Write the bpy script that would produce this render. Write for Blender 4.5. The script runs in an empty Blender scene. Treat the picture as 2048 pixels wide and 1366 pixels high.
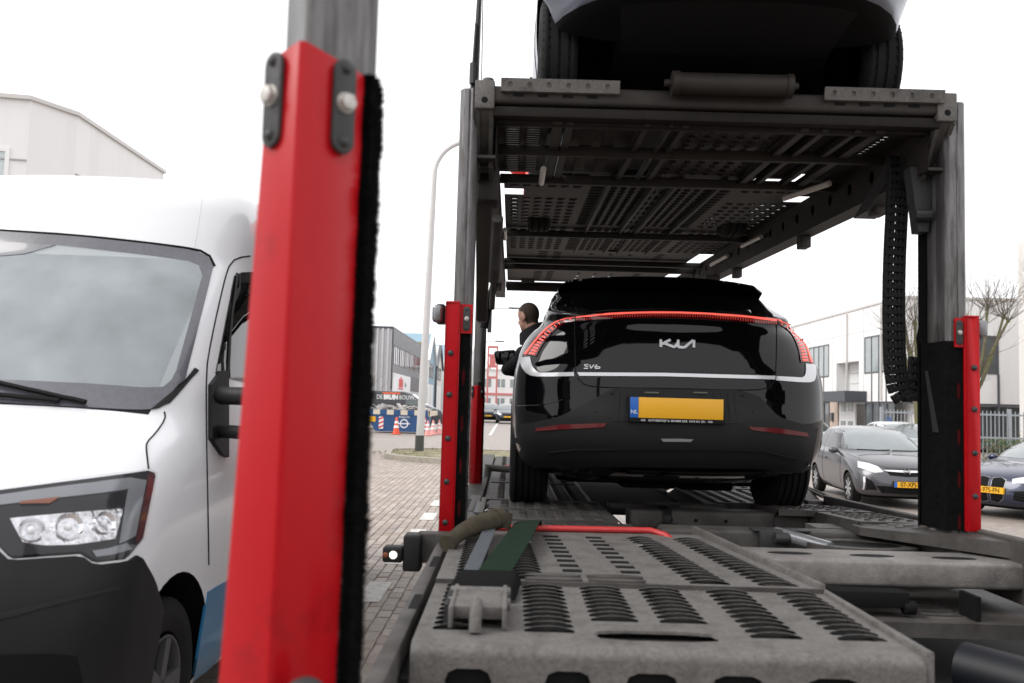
import bpy, bmesh, math, random
from math import sin, cos, pi, radians, sqrt, atan2
from mathutils import Vector, Matrix, noise
from mathutils.bvhtree import BVHTree
random.seed(11)
SC = bpy.context.scene; COL = SC.collection
# ------------------------------------------------------------------ camera
CAMP = Vector((-0.957, 0.0, 1.5)); FPX = 1780.0
CAMR = Matrix.Rotation(pi/2 + radians(4.0), 3, 'X') @ Matrix.Rotation(radians(1.6), 3, 'Z')
cd_ = bpy.data.cameras.new('camera'); cam = bpy.data.objects.new('camera', cd_); COL.objects.link(cam)
cam.matrix_world = Matrix.Translation(CAMP) @ CAMR.to_4x4()
cd_.sensor_width = 36.0; cd_.lens = FPX/2048*36; cd_.clip_start = 0.05; cd_.clip_end = 3000
cd_.dof.use_dof = True; cd_.dof.focus_distance = 7.2; cd_.dof.aperture_fstop = 3.2
SC.camera = cam
# ------------------------------------------------------------------ overcast daylight
SUN_EL, SUN_AZ = radians(44), radians(-105)
W = bpy.data.worlds.new('World'); SC.world = W; W.use_nodes = True
nt = W.node_tree; bg = nt.nodes['Background']
sky = nt.nodes.new('ShaderNodeTexSky'); sky.sky_type = 'NISHITA'; sky.sun_disc = False
sky.sun_elevation = SUN_EL; sky.sun_rotation = SUN_AZ; sky.dust_density = 4; sky.air_density = 1.0
hs = nt.nodes.new('ShaderNodeHueSaturation'); hs.inputs['Saturation'].default_value = 0.12
nt.links.new(sky.outputs[0], hs.inputs['Color'])
mx = nt.nodes.new('ShaderNodeMix'); mx.data_type = 'RGBA'; mx.inputs[0].default_value = 0.86
nt.links.new(hs.outputs[0], mx.inputs[6]); mx.inputs[7].default_value = (10.1, 10.1, 10.35, 1)   # even cloud cover
nt.links.new(mx.outputs[2], bg.inputs['Color']); bg.inputs['Strength'].default_value = 0.125
sl = bpy.data.lights.new('sun', 'SUN'); sl.energy = 1.45; sl.angle = radians(30); sl.color = (1, .97, .93)
so = bpy.data.objects.new('sun', sl); COL.objects.link(so); so.location = (-20, -20, 40)
so.rotation_euler = (pi/2 - SUN_EL, 0, radians(-75))
SC.view_settings.view_transform = 'Standard'; SC.view_settings.look = 'None'
SC.view_settings.exposure = 0.45; SC.view_settings.gamma = 1.0; SC.view_settings.use_curve_mapping = False
SC.render.engine = 'CYCLES'
# ------------------------------------------------------------------ helpers
def ray(px, py): return CAMR @ Vector(((px-1024)/FPX, -(py-683)/FPX, -1))
def atY(px, py, y): r = ray(px, py); return CAMP + r*((y-CAMP.y)/r.y)
def atZ(px, py, z): r = ray(px, py); return CAMP + r*((z-CAMP.z)/r.z)
def atX(px, py, x): r = ray(px, py); return CAMP + r*((x-CAMP.x)/r.x)
V = Vector
MATS = {}
def mat(name, c, r=.5, m=0., var=0., vs=6., c2=None, c2s=3., c2lo=.5, c2hi=.7, bump=0., bs=80., coat=0., em=None, es=0., spec=.5, streak=False, rnd=0., rvar=0.):
    M = bpy.data.materials.new(name); M.use_nodes = True; n = M.node_tree; b = n.nodes['Principled BSDF']
    b.inputs['Base Color'].default_value = (*c, 1); b.inputs['Roughness'].default_value = r; b.inputs['Metallic'].default_value = m
    b.inputs['Specular IOR Level'].default_value = spec
    if coat: b.inputs['Coat Weight'].default_value = coat; b.inputs['Coat Roughness'].default_value = .03
    if em: b.inputs['Emission Color'].default_value = (*em, 1); b.inputs['Emission Strength'].default_value = es
    L = n.links.new
    if var or c2 or bump or rnd or rvar:
        g = n.nodes.new('ShaderNodeNewGeometry'); pos = g.outputs['Position']
        if streak:
            mp = n.nodes.new('ShaderNodeMapping'); mp.inputs['Scale'].default_value = (1, 1, .12); L(pos, mp.inputs[0]); pos = mp.outputs[0]
        cur = None
        def rgb(col):
            q = n.nodes.new('ShaderNodeRGB'); q.outputs[0].default_value = (*col, 1); return q.outputs[0]
        cur = rgb(c)
        if c2:
            t = n.nodes.new('ShaderNodeTexNoise'); t.inputs['Scale'].default_value = c2s; t.inputs['Detail'].default_value = 8; t.inputs['Roughness'].default_value = .65
            L(pos, t.inputs['Vector'])
            rp = n.nodes.new('ShaderNodeMapRange'); rp.inputs[1].default_value = c2lo; rp.inputs[2].default_value = c2hi; L(t.outputs[0], rp.inputs[0])
            x = n.nodes.new('ShaderNodeMix'); x.data_type = 'RGBA'; L(rp.outputs[0], x.inputs[0]); L(cur, x.inputs[6]); x.inputs[7].default_value = (*c2, 1); cur = x.outputs[2]
        if var or rnd:
            h = n.nodes.new('ShaderNodeHueSaturation'); L(cur, h.inputs['Color']); cur = h.outputs[0]
            src = None
            if var:
                t = n.nodes.new('ShaderNodeTexNoise'); t.inputs['Scale'].default_value = vs; t.inputs['Detail'].default_value = 9; t.inputs['Roughness'].default_value = .7
                L(pos, t.inputs['Vector'])
                rp = n.nodes.new('ShaderNodeMapRange'); rp.inputs[1].default_value = .25; rp.inputs[2].default_value = .75
                rp.inputs[3].default_value = 1-var; rp.inputs[4].default_value = 1+var; L(t.outputs[0], rp.inputs[0]); src = rp.outputs[0]
            if rnd:
                oi = n.nodes.new('ShaderNodeObjectInfo'); rq = n.nodes.new('ShaderNodeMapRange'); rq.inputs[3].default_value = 1-rnd; rq.inputs[4].default_value = 1+rnd
                L(oi.outputs['Random'], rq.inputs[0])
                if src:
                    mm = n.nodes.new('ShaderNodeMath'); mm.operation = 'MULTIPLY'; L(src, mm.inputs[0]); L(rq.outputs[0], mm.inputs[1]); src = mm.outputs[0]
                else: src = rq.outputs[0]
            L(src, h.inputs['Value'])
        L(cur, b.inputs['Base Color'])
        if rvar:
            t = n.nodes.new('ShaderNodeTexNoise'); t.inputs['Scale'].default_value = 4; t.inputs['Detail'].default_value = 8; L(pos, t.inputs['Vector'])
            rp = n.nodes.new('ShaderNodeMapRange'); rp.inputs[1].default_value = .3; rp.inputs[2].default_value = .7; rp.inputs[3].default_value = max(r-rvar, .02); rp.inputs[4].default_value = r+rvar
            L(t.outputs[0], rp.inputs[0]); L(rp.outputs[0], b.inputs['Roughness'])
        if bump:
            t = n.nodes.new('ShaderNodeTexNoise'); t.inputs['Scale'].default_value = bs; t.inputs['Detail'].default_value = 4; L(g.outputs['Position'], t.inputs['Vector'])
            bp = n.nodes.new('ShaderNodeBump'); bp.inputs['Strength'].default_value = bump; bp.inputs['Distance'].default_value = .01
            L(t.outputs[0], bp.inputs['Height']); L(bp.outputs[0], b.inputs['Normal'])
    MATS[name] = M; return M

class MB:
    def __init__(s): s.v = []; s.f = []; s.m = []
    def add(s, vs, fs, mi=0):
        o = len(s.v); s.v += [tuple(p) for p in vs]; s.f += [tuple(i+o for i in f) for f in fs]; s.m += [mi]*len(fs); return s
    def hexa(s, p, mi=0):      # 8 points: bottom 4 ccw, top 4 ccw
        return s.add(p, [(3,2,1,0),(4,5,6,7),(0,1,5,4),(1,2,6,5),(2,3,7,6),(3,0,4,7)], mi)
    def box(s, a, b, mi=0):
        (x0,y0,z0),(x1,y1,z1) = a, b
        return s.hexa([(x0,y0,z0),(x1,y0,z0),(x1,y1,z0),(x0,y1,z0),(x0,y0,z1),(x1,y0,z1),(x1,y1,z1),(x0,y1,z1)], mi)
    def beam(s, p, q, w, h, up=(0,0,1), mi=0):
        p, q = V(p), V(q); d = (q-p).normalized(); a = d.cross(V(up)).normalized(); u = a.cross(d)
        P = [p-a*w/2-u*h/2, p+a*w/2-u*h/2, q+a*w/2-u*h/2, q-a*w/2-u*h/2]
        return s.hexa(P + [k+u*h for k in P], mi)
    def cyl(s, p, q, r, n=12, r2=None, mi=0, cap=True):
        return s.tube([p, q], [r, r if r2 is None else r2], n, mi, cap)
    def tube(s, path, r, n=8, mi=0, cap=True):
        path = [V(p) for p in path]; k = len(path); rr = r if isinstance(r, (list, tuple)) else [r]*k
        vs, fs = [], []; prev = None
        for i, p in enumerate(path):
            d = ((path[min(i+1,k-1)]-path[max(i-1,0)])).normalized()
            if prev is None:
                a = d.cross(V((0,0,1)));  a = a if a.length > .05 else d.cross(V((1,0,0)))
            else: a = prev - d*prev.dot(d)
            a.normalize(); prev = a; b = d.cross(a)
            vs += [p + (a*cos(2*pi*j/n) + b*sin(2*pi*j/n))*rr[i] for j in range(n)]
        for i in range(k-1):
            for j in range(n): fs.append((i*n+j, i*n+(j+1)%n, (i+1)*n+(j+1)%n, (i+1)*n+j))
        if cap: fs.append(tuple(range(n-1,-1,-1))); fs.append(tuple((k-1)*n+j for j in range(n)))
        return s.add(vs, fs, mi)
    def prism(s, poly, a, mi=0):     # poly: list of Vectors (planar), a: extrusion vector
        poly = [V(p) for p in poly]; n = len(poly); a = V(a)
        return s.add(poly + [p+a for p in poly], [tuple(range(n-1,-1,-1)), tuple(range(n,2*n))] + [(i,(i+1)%n,n+(i+1)%n,n+i) for i in range(n)], mi)
    def lathe(s, prof, c, axis, n=24, mi=0, closed=False):   # prof: (radius, along)
        c, ax = V(c), V(axis).normalized(); a = ax.orthogonal().normalized(); b = ax.cross(a); vs, fs = [], []
        for (r, h) in prof: vs += [c + ax*h + (a*cos(2*pi*j/n)+b*sin(2*pi*j/n))*r for j in range(n)]
        k = len(prof)
        for i in range(k if closed else k-1):
            for j in range(n): i2 = (i+1) % k; fs.append((i*n+j, i*n+(j+1)%n, i2*n+(j+1)%n, i2*n+j))
        return s.add(vs, fs, mi)
    def sphere(s, c, r, n=12, k=8, mi=0):
        r = r if isinstance(r, (tuple, list)) else (r, r, r); vs, fs = [], []
        for i in range(k+1):
            t = pi*i/k
            vs += [(c[0]+r[0]*sin(t)*cos(2*pi*j/n), c[1]+r[1]*sin(t)*sin(2*pi*j/n), c[2]+r[2]*cos(t)) for j in range(n)]
        for i in range(k):
            for j in range(n): fs.append((i*n+j, (i+1)*n+j, (i+1)*n+(j+1)%n, i*n+(j+1)%n))
        return s.add(vs, fs, mi)
    def mesh(s, name, mats, smooth=None, bevel=0, seg=2, weld=True, fixn=True):
        bm = bmesh.new(); vv = [bm.verts.new(p) for p in s.v]
        for f, m in zip(s.f, s.m):
            try: q = bm.faces.new([vv[i] for i in f]); q.material_index = m
            except ValueError: pass
        if weld: bmesh.ops.remove_doubles(bm, verts=bm.verts, dist=1e-5)
        if fixn: bmesh.ops.recalc_face_normals(bm, faces=bm.faces)
        if bevel:
            es = [e for e in bm.edges if len(e.link_faces) == 2 and e.calc_face_angle(0) > radians(35)]
            bmesh.ops.bevel(bm, geom=es, offset=bevel, segments=seg, profile=.5, affect='EDGES', clamp_overlap=True)
            if smooth is None: smooth = True
        me = bpy.data.meshes.new(name); bm.to_mesh(me); bm.free()
        for m in (mats if isinstance(mats, (list, tuple)) else [mats]): me.materials.append(MATS[m])
        if smooth:
            for p in me.polygons: p.use_smooth = True
            me.set_sharp_from_angle(angle=radians(smooth if smooth not in (True, 1) else 40))
        return me
    def build(s, name, mats, parent=None, smooth=None, bevel=0, seg=2, loc=None, **kw):
        return link(name, s.mesh(name, mats, smooth, bevel, seg, **kw), parent, loc)
def link(name, me, parent=None, loc=None, rot=None):
    o = bpy.data.objects.new(name, me); COL.objects.link(o)
    if parent is not None: o.parent = parent
    if loc is not None: o.location = loc
    if rot is not None: o.rotation_euler = rot
    return o
def tag(o, label=None, cat=None, group=None, kind=None):
    if label: o['label'] = label
    if cat: o['category'] = cat
    if group: o['group'] = group
    if kind: o['kind'] = kind
    return o
def thing(name, label, cat, loc=(0,0,0), rz=0., group=None):
    o = link(name, None, None, loc, (0,0,rz)); o.empty_display_size = .2; return tag(o, label, cat, group)
def copy_tree(o, parent=None):
    c = o.copy(); COL.objects.link(c); c.parent = parent
    for ch in list(o.children): copy_tree(ch, c)
    return c
def text_mesh(body, size, name='lettering', m='white_paint', parent=None, mw=None, ex=.002, bold=0., shear=0., align='CENTER', sx=1.):
    cu = bpy.data.curves.new(name, 'FONT'); cu.body = body; cu.size = size; cu.extrude = ex; cu.offset = bold; cu.shear = shear
    cu.align_x = align; cu.align_y = 'CENTER'; cu.resolution_u = 2
    t = bpy.data.objects.new('tmp', cu); COL.objects.link(t); bpy.context.view_layer.update()
    me = bpy.data.meshes.new_from_object(t.evaluated_get(bpy.context.evaluated_depsgraph_get())); bpy.data.objects.remove(t)
    me.materials.clear(); me.materials.append(MATS[m]); me.name = name
    me.transform(Matrix.Diagonal((sx,1,1,1)))
    if mw is not None: me.transform(mw)
    return link(name, me, parent)
def frame(o, xax, yax):    # matrix with local x, y axes (for text)
    x = V(xax).normalized(); z = x.cross(V(yax)).normalized(); y = z.cross(x)
    return Matrix(((x.x,y.x,z.x,o[0]),(x.y,y.y,z.y,o[1]),(x.z,y.z,z.z,o[2]),(0,0,0,1)))
def lerp(a, b, t): return a+(b-a)*t
def resample(pl, n):
    pl = [V(p) for p in pl]; L = [0]
    for i in range(len(pl)-1): L.append(L[-1] + (pl[i+1]-pl[i]).length)
    out = []; j = 0
    for k in range(n):
        t = L[-1]*k/(n-1)
        while j < len(L)-2 and L[j+1] < t: j += 1
        out.append(pl[j].lerp(pl[j+1], (t-L[j])/max(L[j+1]-L[j], 1e-9)))
    return out
def smoothpl(pl, it=2):
    pl = [V(p) for p in pl]
    for _ in range(it):
        q = [pl[0]]
        for i in range(len(pl)-1): q += [pl[i].lerp(pl[i+1], .25), pl[i].lerp(pl[i+1], .75)]
        pl = q + [pl[-1]]
    return pl
# pixel outline -> ring of the body surface; the patch follows the body and stands proud of it
def hit(bvh, inv, px, py, last):
    o = inv @ CAMP; d = (inv.to_3x3() @ ray(px, py)).normalized()
    h = bvh.ray_cast(o, d)
    if h[0] is None:
        best = None
        for k in range(60):
            q = bvh.find_nearest(o + d*(1.5+.1*k))
            if q[0] is not None and (best is None or q[3] < best[3]): best = q
        h = best
    last[0] = (h[0]-o).length
    return h[0], h[1]
def patch(name, top, bot, body, mats, off=.004, thick=.01, nu=16, nv=4, parent=None, sm=0, bulge=0., proj=None, smooth=True):
    bvh, inv = body['bvh'], body['inv']
    if sm: top, bot = smoothpl([(*p,0) for p in top], sm), smoothpl([(*p,0) for p in bot], sm)
    else: top, bot = [V((*p,0)) for p in top], [V((*p,0)) for p in bot]
    T, B = resample(top, nu), resample(bot, nu); last = [None]; vs, fs = [], []
    for j in range(nv):
        for i in range(nu):
            q = T[i].lerp(B[i], j/(nv-1))
            if proj:      # proj = (origin func) in body local space
                o, d = proj(q.x, q.y); h = bvh.ray_cast(o, d)
                if h[0] is None: h = bvh.find_nearest(o + d*1.0)
                p, nn = h[0], h[1]
            else: p, nn = hit(bvh, inv, q.x, q.y, last)
            b = bulge*sin(pi*i/(nu-1))*sin(pi*j/(nv-1)) if bulge else 0
            vs.append(p + nn*(off+b))
    o = len(vs)
    for j in range(nv-1):
        for i in range(nu-1): fs.append((j*nu+i, j*nu+i+1, (j+1)*nu+i+1, (j+1)*nu+i))
    rim = [i for i in range(nu)] + [j*nu+nu-1 for j in range(1,nv)] + [(nv-1)*nu+i for i in range(nu-2,-1,-1)] + [j*nu for j in range(nv-2,0,-1)]
    # skirt towards the body
    cen = V((0,0,0))
    for p in vs: cen += p
    cen /= len(vs)
    nrm = []
    for k in rim:
        j, i = divmod(k, nu)
        a = vs[j*nu+min(i+1,nu-1)] - vs[j*nu+max(i-1,0)]; b = vs[min(j+1,nv-1)*nu+i] - vs[max(j-1,0)*nu+i]
        nrm.append(b.cross(a).normalized() if b.cross(a).length > 1e-9 else V((0,0,0)))
    q = body['cen']
    if sum((nn.dot((vs[k]-q)) for nn, k in zip(nrm, rim))) < 0: nrm = [-x for x in nrm]
    sk = [vs[k]-nn*thick for k, nn in zip(rim, nrm)]
    m = len(rim); fs2 = [(rim[i], rim[(i+1)%m], o+(i+1)%m, o+i) for i in range(m)]
    mb = MB(); mb.add(vs+sk, fs+fs2)
    return mb.build(name, mats, parent, smooth=30 if smooth else None, weld=False)
# car-like body from plan contours stacked in z
def contour(yf, w, df, nf, yr, dr, nr, wr, k=9):
    pts = []
    for i in range(k+1):
        t = pi/2*i/k; pts.append((w*sin(t)**(2/nf), yf + df*(1-cos(t)**(2/nf))))
    for i in range(1, 7): u = i/7; pts.append((lerp(w, wr, u), lerp(yf+df, yr-dr, u)))
    for i in range(k+1):
        t = pi/2*(1-i/k); pts.append((wr*sin(t)**(2/nr), yr - dr*(1-cos(t)**(2/nr))))
    return pts
def crom(a, b, c, d, t): return .5*((2*b)+(c-a)*t+(2*a-5*b+4*c-d)*t*t+(3*b-a-3*c+d)*t**3)
def ring_body(levels, sub=4, deform=None):
    rings = []
    for (z, *rest) in levels: rings.append([(x, y, z) for x, y in contour(*rest)])
    out = []; n = len(rings)
    for i in range(n-1):
        for s in range(sub):
            t = s/sub; A, B, Cc, D = rings[max(i-1,0)], rings[i], rings[i+1], rings[min(i+2,n-1)]
            row = []
            for p0, p1, p2, p3 in zip(A, B, Cc, D):
                q = [crom(p0[k], p1[k], p2[k], p3[k], t) for k in range(3)]
                q[2] = min(max(q[2], p1[2]), p2[2]); row.append(tuple(q))
            out.append(row)
    out.append(rings[-1])
    mb = MB(); m = len(out[0]); full = []
    for r in out: full.append(list(r) + [(-x, y, z) for x, y, z in reversed(r[1:-1])])
    M = len(full[0])
    for r in full: mb.v += [V(p) if deform is None else V(deform(*p)) for p in r]
    for i in range(len(full)-1):
        for j in range(M): mb.f.append((i*M+j, i*M+(j+1)%M, (i+1)*M+(j+1)%M, (i+1)*M+j)); mb.m.append(0)
    # caps: quads across the car between left and right halves
    for base, in ((0,), ((len(full)-1)*M,)):
        L = m-1
        for j in range(0, L):
            a, b = base+j, base+j+1; c = base+((M-j-1) % M); d = base+((M-j) % M)
            f = (a, b) if False else None
            q = [a, b] + ([c] if c != b else []) + ([d] if d != a and d != c else [])
            if len(q) >= 3: mb.f.append(tuple(q)); mb.m.append(0)
    return mb
def boolean_cut(me, cutters, mats):
    """cut wheel wells / openings out of a closed body; cut faces take the cutter's material"""
    o = bpy.data.objects.new('tmp', me); COL.objects.link(o); cs = []
    for mb, m in cutters:
        c = mb.build('cutter', m); cs.append(c)
        b = o.modifiers.new('b', 'BOOLEAN'); b.object = c; b.operation = 'DIFFERENCE'; b.solver = 'EXACT'; b.material_mode = 'TRANSFER'
    bpy.context.view_layer.update()
    r = bpy.data.meshes.new_from_object(o.evaluated_get(bpy.context.evaluated_depsgraph_get()))
    bpy.data.objects.remove(o)
    for c in cs: bpy.data.objects.remove(c)
    return r
def bodyinfo(me, parent):
    bpy.context.view_layer.update()
    bm = bmesh.new(); bm.from_mesh(me); b = BVHTree.FromBMesh(bm); bm.free()
    c = V((0,0,0))
    for v in me.vertices: c += v.co
    return dict(bvh=b, inv=parent.matrix_world.inverted(), cen=c/len(me.vertices))
def wheel(parent, c, r, w, side, rimr=.68, rim='alloy', spokes=10, treads=4, zig=False):
    """side=+1: outer face towards +x (local). tyre, rim, treads are one wheel part with sub-parts"""
    T = MB(); cx = 0
    prof = [(r*.62, w*.42), (r*.72, w*.49), (r*.86, w*.50), (r*.95, w*.46), (r*.99, w*.40)]
    g = []
    for k in range(treads):      # circumferential grooves
        a = w*.40 - (k+.5)*(w*.8/treads); e = w*.8/treads*.16
        g += [(r, a+e*2.4), (r, a+e), (r*.972, a+e*.9), (r*.972, a-e*.9), (r, a-e), (r, a-e*2.4)]
    prof = prof + g + [(q, -h) for q, h in reversed(prof)]
    T.lathe(prof, c, (side,0,0), 36, closed=True)
    t = T.build('wheel', 'tyre', parent, smooth=30)
    if zig:
        Z = MB(); nb = 44
        for k in range(nb):
            a = 2*pi*k/nb
            for sgn in (1, -1):
                p0 = V((sgn*w*.04, cos(a)*r*1.0, sin(a)*r*1.0)); a2 = a+.26; p1 = V((sgn*w*.42, cos(a2)*r*.995, sin(a2)*r*.995))
                Z.beam(p0*.972+V(c), p1*.972+V(c), .016, .014, up=(0, cos(a+.13), sin(a+.13)))
        Z.build('tread_block', 'tyre', t)
    R = MB(); rr = r*rimr
    R.lathe([(rr, w*.44), (rr*.95, w*.44), (rr*.9, w*.34), (rr*.9, -w*.2), (rr, -w*.3)], c, (side,0,0), 32)
    for k in range(spokes):
        a = 2*pi*k/spokes; d = V((0, cos(a), sin(a))); s0 = V(c)+V((side*w*.38,0,0))
        R.beam(s0+d*rr*.12, s0+d*rr*.93, .05*r/.33, .025, up=(1,0,0))
    R.cyl(V(c)+V((side*w*.2,0,0)), V(c)+V((side*w*.42,0,0)), rr*.2, 12)
    R.lathe([(rr*.9, w*.02), (.001, w*.02)], c, (side,0,0), 24, mi=1)
    R.build('rim', [rim, 'blackmatt'], t, smooth=35)
    return t
# ------------------------------------------------------------------ materials
mat('white_paint', (.8,.8,.8), .5)
mat('blackmatt', (.004,.004,.0042), .8, spec=.2)
mat('tyre', (.009,.0085,.0085), .85, spec=.25, bump=.15, bs=120, var=.25, vs=20)
mat('alloy', (.55,.56,.57), .35, .9)
mat('black_gloss', (.002,.002,.0025), .035, spec=.32)
mat('black_plastic', (.007,.007,.0075), .55, spec=.3, bump=.12, bs=600, var=.15, vs=10)
mat('grey_plastic', (.010,.010,.0105), .6, spec=.3, bump=.12, bs=500, var=.15, vs=10)
mat('glass_dark', (.003,.0035,.004), .02, spec=.4)
mat('chrome', (.75,.75,.76), .12, 1.)
mat('satin_silver', (.52,.52,.53), .3, .7)
mat('led_red', (.6,.02,.02), .4, em=(1,.17,.12), es=.65)
mat('led_dim', (.3,.01,.01), .4, em=(1,.12,.08), es=.28)
mat('facet_chrome', (.6,.6,.62), .12, .95, bump=1.0, bs=28, var=.5, vs=30)
mat('lens_red', (.06,.001,.002), .08, coat=.5)
mat('lens_red_dull', (.12,.012,.014), .2, coat=.3)
mat('plate_yellow', (.83,.42,.015), .4, bump=.02, bs=40)
mat('plate_blue', (.01,.12,.48), .4)
mat('red_paint', (.38,.005,.009), .3, spec=.2, var=.08, vs=3, c2=(.20,.006,.008), c2s=7, c2lo=.6, c2hi=.8, rvar=.12)
mat('red_tube', (.42,.025,.025), .45, var=.15, vs=20)
mat('steel_pole', (.13,.126,.125), .42, .5, var=.3, vs=45, c2=(.06,.056,.053), c2s=38, streak=True, c2lo=.45, c2hi=.65, rvar=.15)
mat('galv', (.122,.114,.108), .65, .1, spec=.25, var=.34, vs=70, c2=(.055,.05,.046), c2s=11, c2lo=.47, c2hi=.8, bump=.25, bs=90)
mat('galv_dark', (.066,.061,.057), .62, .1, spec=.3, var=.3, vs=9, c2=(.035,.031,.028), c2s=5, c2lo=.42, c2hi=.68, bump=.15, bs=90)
mat('galv_light', (.18,.17,.16), .6, .15, spec=.3, var=.35, vs=12, c2=(.11,.10,.095), c2s=5, c2lo=.45, c2hi=.75, bump=.2, bs=90)
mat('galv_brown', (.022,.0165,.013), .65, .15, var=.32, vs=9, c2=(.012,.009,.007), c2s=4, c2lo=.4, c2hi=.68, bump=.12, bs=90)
mat('cast_dark', (.03,.03,.03), .55, .2, var=.25, vs=15, bump=.2, bs=150)
mat('bolt', (.42,.40,.37), .45, .5, var=.2, vs=60)
mat('brush', (.008,.008,.008), .95, spec=.05)
mat('strap_green', (.009,.020,.012), .9, spec=.1, var=.3, vs=25, bump=.3, bs=500)
mat('strap_blue', (.075,.082,.09), .9, spec=.1, var=.25, vs=30, bump=.3, bs=500)
mat('strap_dirty', (.055,.046,.033), .9, spec=.1, var=.35, vs=20, bump=.3, bs=300)
mat('lamp_lit', (.9,.85,.75), .3, em=(1,.93,.8), es=1.0)
mat('lens_amber', (.20,.055,.02), .25)
mat('lens_white', (.82,.82,.84), .15)
mat('flange_dark', (.012,.0095,.008), .7, spec=.2, var=.4, vs=12)  # mottled near-black brown for the lower flange of the end beam
mat('rim_dark', (.10,.10,.105), .45, .5)
mat('grille_grey', (.22,.22,.23), .3, .7)
mat('hydraulic', (.42,.43,.46), .25, .7)
mat('van_white', (.66,.66,.675), .18, coat=.4, var=.03, vs=3)
mat('van_blue', (.02,.15,.30), .3, coat=.4)
mat('van_glass', (.27,.325,.345), .06, coat=.3, var=.06, vs=2)
mat('frit', (.085,.085,.10), .22, coat=.4, var=.2, vs=40)
mat('skin', (.48,.26,.19), .55)
mat('hair', (.05,.032,.022), .85, var=.3, vs=60, bump=.4, bs=300)
mat('jacket', (.008,.008,.011), .85, bump=.2, bs=200)
# ================================================================== THE SETTING
for i, c in enumerate(((.345,.29,.25), (.30,.25,.22), (.39,.335,.295), (.32,.258,.213))):
    mat('brick%d' % i, c, .62, var=.28, vs=35, bump=.35, bs=220, c2=(.17,.15,.135), c2s=1.3, c2lo=.5, c2hi=.85)
mat('asphalt_joint', (.12,.105,.093), .8, var=.3, vs=50)
def paving_mat(name, tint=1.0):
    M = mat(name, (.3,.26,.23), .55); n = M.node_tree; L = n.links.new; b = n.nodes['Principled BSDF']
    g = n.nodes.new('ShaderNodeNewGeometry')
    br = n.nodes.new('ShaderNodeTexBrick'); br.inputs['Scale'].default_value = 1.0
    br.inputs['Brick Width'].default_value = .2; br.inputs['Row Height'].default_value = .1; br.inputs['Mortar Size'].default_value = .006
    br.inputs['Color1'].default_value = (.31*tint,.265*tint,.234*tint,1); br.inputs['Color2'].default_value = (.25*tint,.212*tint,.187*tint,1); br.inputs['Mortar'].default_value = (.13*tint,.115*tint,.1*tint,1)
    mp = n.nodes.new('ShaderNodeMapping'); mp.inputs['Rotation'].default_value = (0,0,pi/2); L(g.outputs['Position'], mp.inputs[0]); L(mp.outputs[0], br.inputs['Vector'])
    t = n.nodes.new('ShaderNodeTexNoise'); t.inputs['Scale'].default_value = .35; t.inputs['Detail'].default_value = 10; t.inputs['Roughness'].default_value = .7
    L(g.outputs['Position'], t.inputs['Vector'])
    rp = n.nodes.new('ShaderNodeMapRange'); rp.inputs[1].default_value = .3; rp.inputs[2].default_value = .7; rp.inputs[3].default_value = .78; rp.inputs[4].default_value = 1.22
    L(t.outputs[0], rp.inputs[0])
    h = n.nodes.new('ShaderNodeHueSaturation'); L(br.outputs[0], h.inputs['Color']); L(rp.outputs[0], h.inputs['Value']); L(h.outputs[0], b.inputs['Base Color'])
    r2 = n.nodes.new('ShaderNodeMapRange'); r2.inputs[1].default_value = .3; r2.inputs[2].default_value = .7; r2.inputs[3].default_value = .42; r2.inputs[4].default_value = .65
    L(t.outputs[0], r2.inputs[0]); L(r2.outputs[0], b.inputs['Roughness'])
    bp = n.nodes.new('ShaderNodeBump'); bp.inputs['Strength'].default_value = .4; bp.inputs['Distance'].default_value = .006; bp.invert = True
    L(br.outputs['Fac'], bp.inputs['Height']); L(bp.outputs[0], b.inputs['Normal'])
paving_mat('paving')
G = MB(); gx = [(-400,-.012),(-30,-.012),(0,-.012),(2,-.06),(4.5,-.2),(6.5,-.25),(30,-.25),(400,-.25)]   # the street falls a little to the right
G.add([(x,y,z) for y in (-60,900) for x, z in gx], [(i,i+1,len(gx)+i+1,len(gx)+i) for i in range(len(gx)-1)])
ground = G.build('ground', 'paving'); tag(ground, kind='structure', label='brown brick paving of the street and yard')
# bricks: the nearest ones that show are pieces of their own, the rest of the near paving one mesh
def brick_geo(mb, cx, cy, dz, tilt, mi=0):
    hx, hy, c = .0465, .0965, .006; z = dz
    P = [(-hx,-hy),(hx,-hy),(hx,hy),(-hx,hy)]
    v = [(cx+x, cy+y, -.05) for x, y in P] + [(cx+x, cy+y, z-c+tilt*y) for x, y in P] + [(cx+x*.87, cy+y*.93, z+tilt*y) for x, y in P]
    f = [(0,1,5,4),(1,2,6,5),(2,3,7,6),(3,0,4,7),(4,5,9,8),(5,6,10,9),(6,7,11,10),(7,4,8,11),(8,9,10,11)]
    mb.add(v, f, mi)
bmeshes = []
for i in range(4):
    for t in (-.02, .015):
        m_ = MB(); brick_geo(m_, 0, 0, 0, t); bmeshes.append(m_.mesh('brick', 'brick%d' % i, weld=False))
cand = []; rest = MB()
for k in range(-64, -9):
    x = k*.1; off = .1 if k % 2 else 0
    for j in range(14, 130):
        y = j*.2 + off
        if x < -1.107 - y*.20 or x > -.957 - y*.035: continue
        cand.append((x, y))
def seen(x, y):
    q = CAMR.transposed() @ (V((x,y,0))-CAMP); px, py = 1024-FPX*q.x/q.z, 683+FPX*q.y/q.z
    return 705 < px < 890 and py < 1380 and px > 690
near = [c for c in cand if seen(*c)]; near.sort(key=lambda c: c[1]); near = near[:300]; ns = set(near)
for (x, y) in near:
    o = link('brick', random.choice(bmeshes), ground, (x+random.uniform(-.002,.002), y+random.uniform(-.002,.002), random.uniform(-.003,.002)), (0,0,random.uniform(-.008,.008)))
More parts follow.
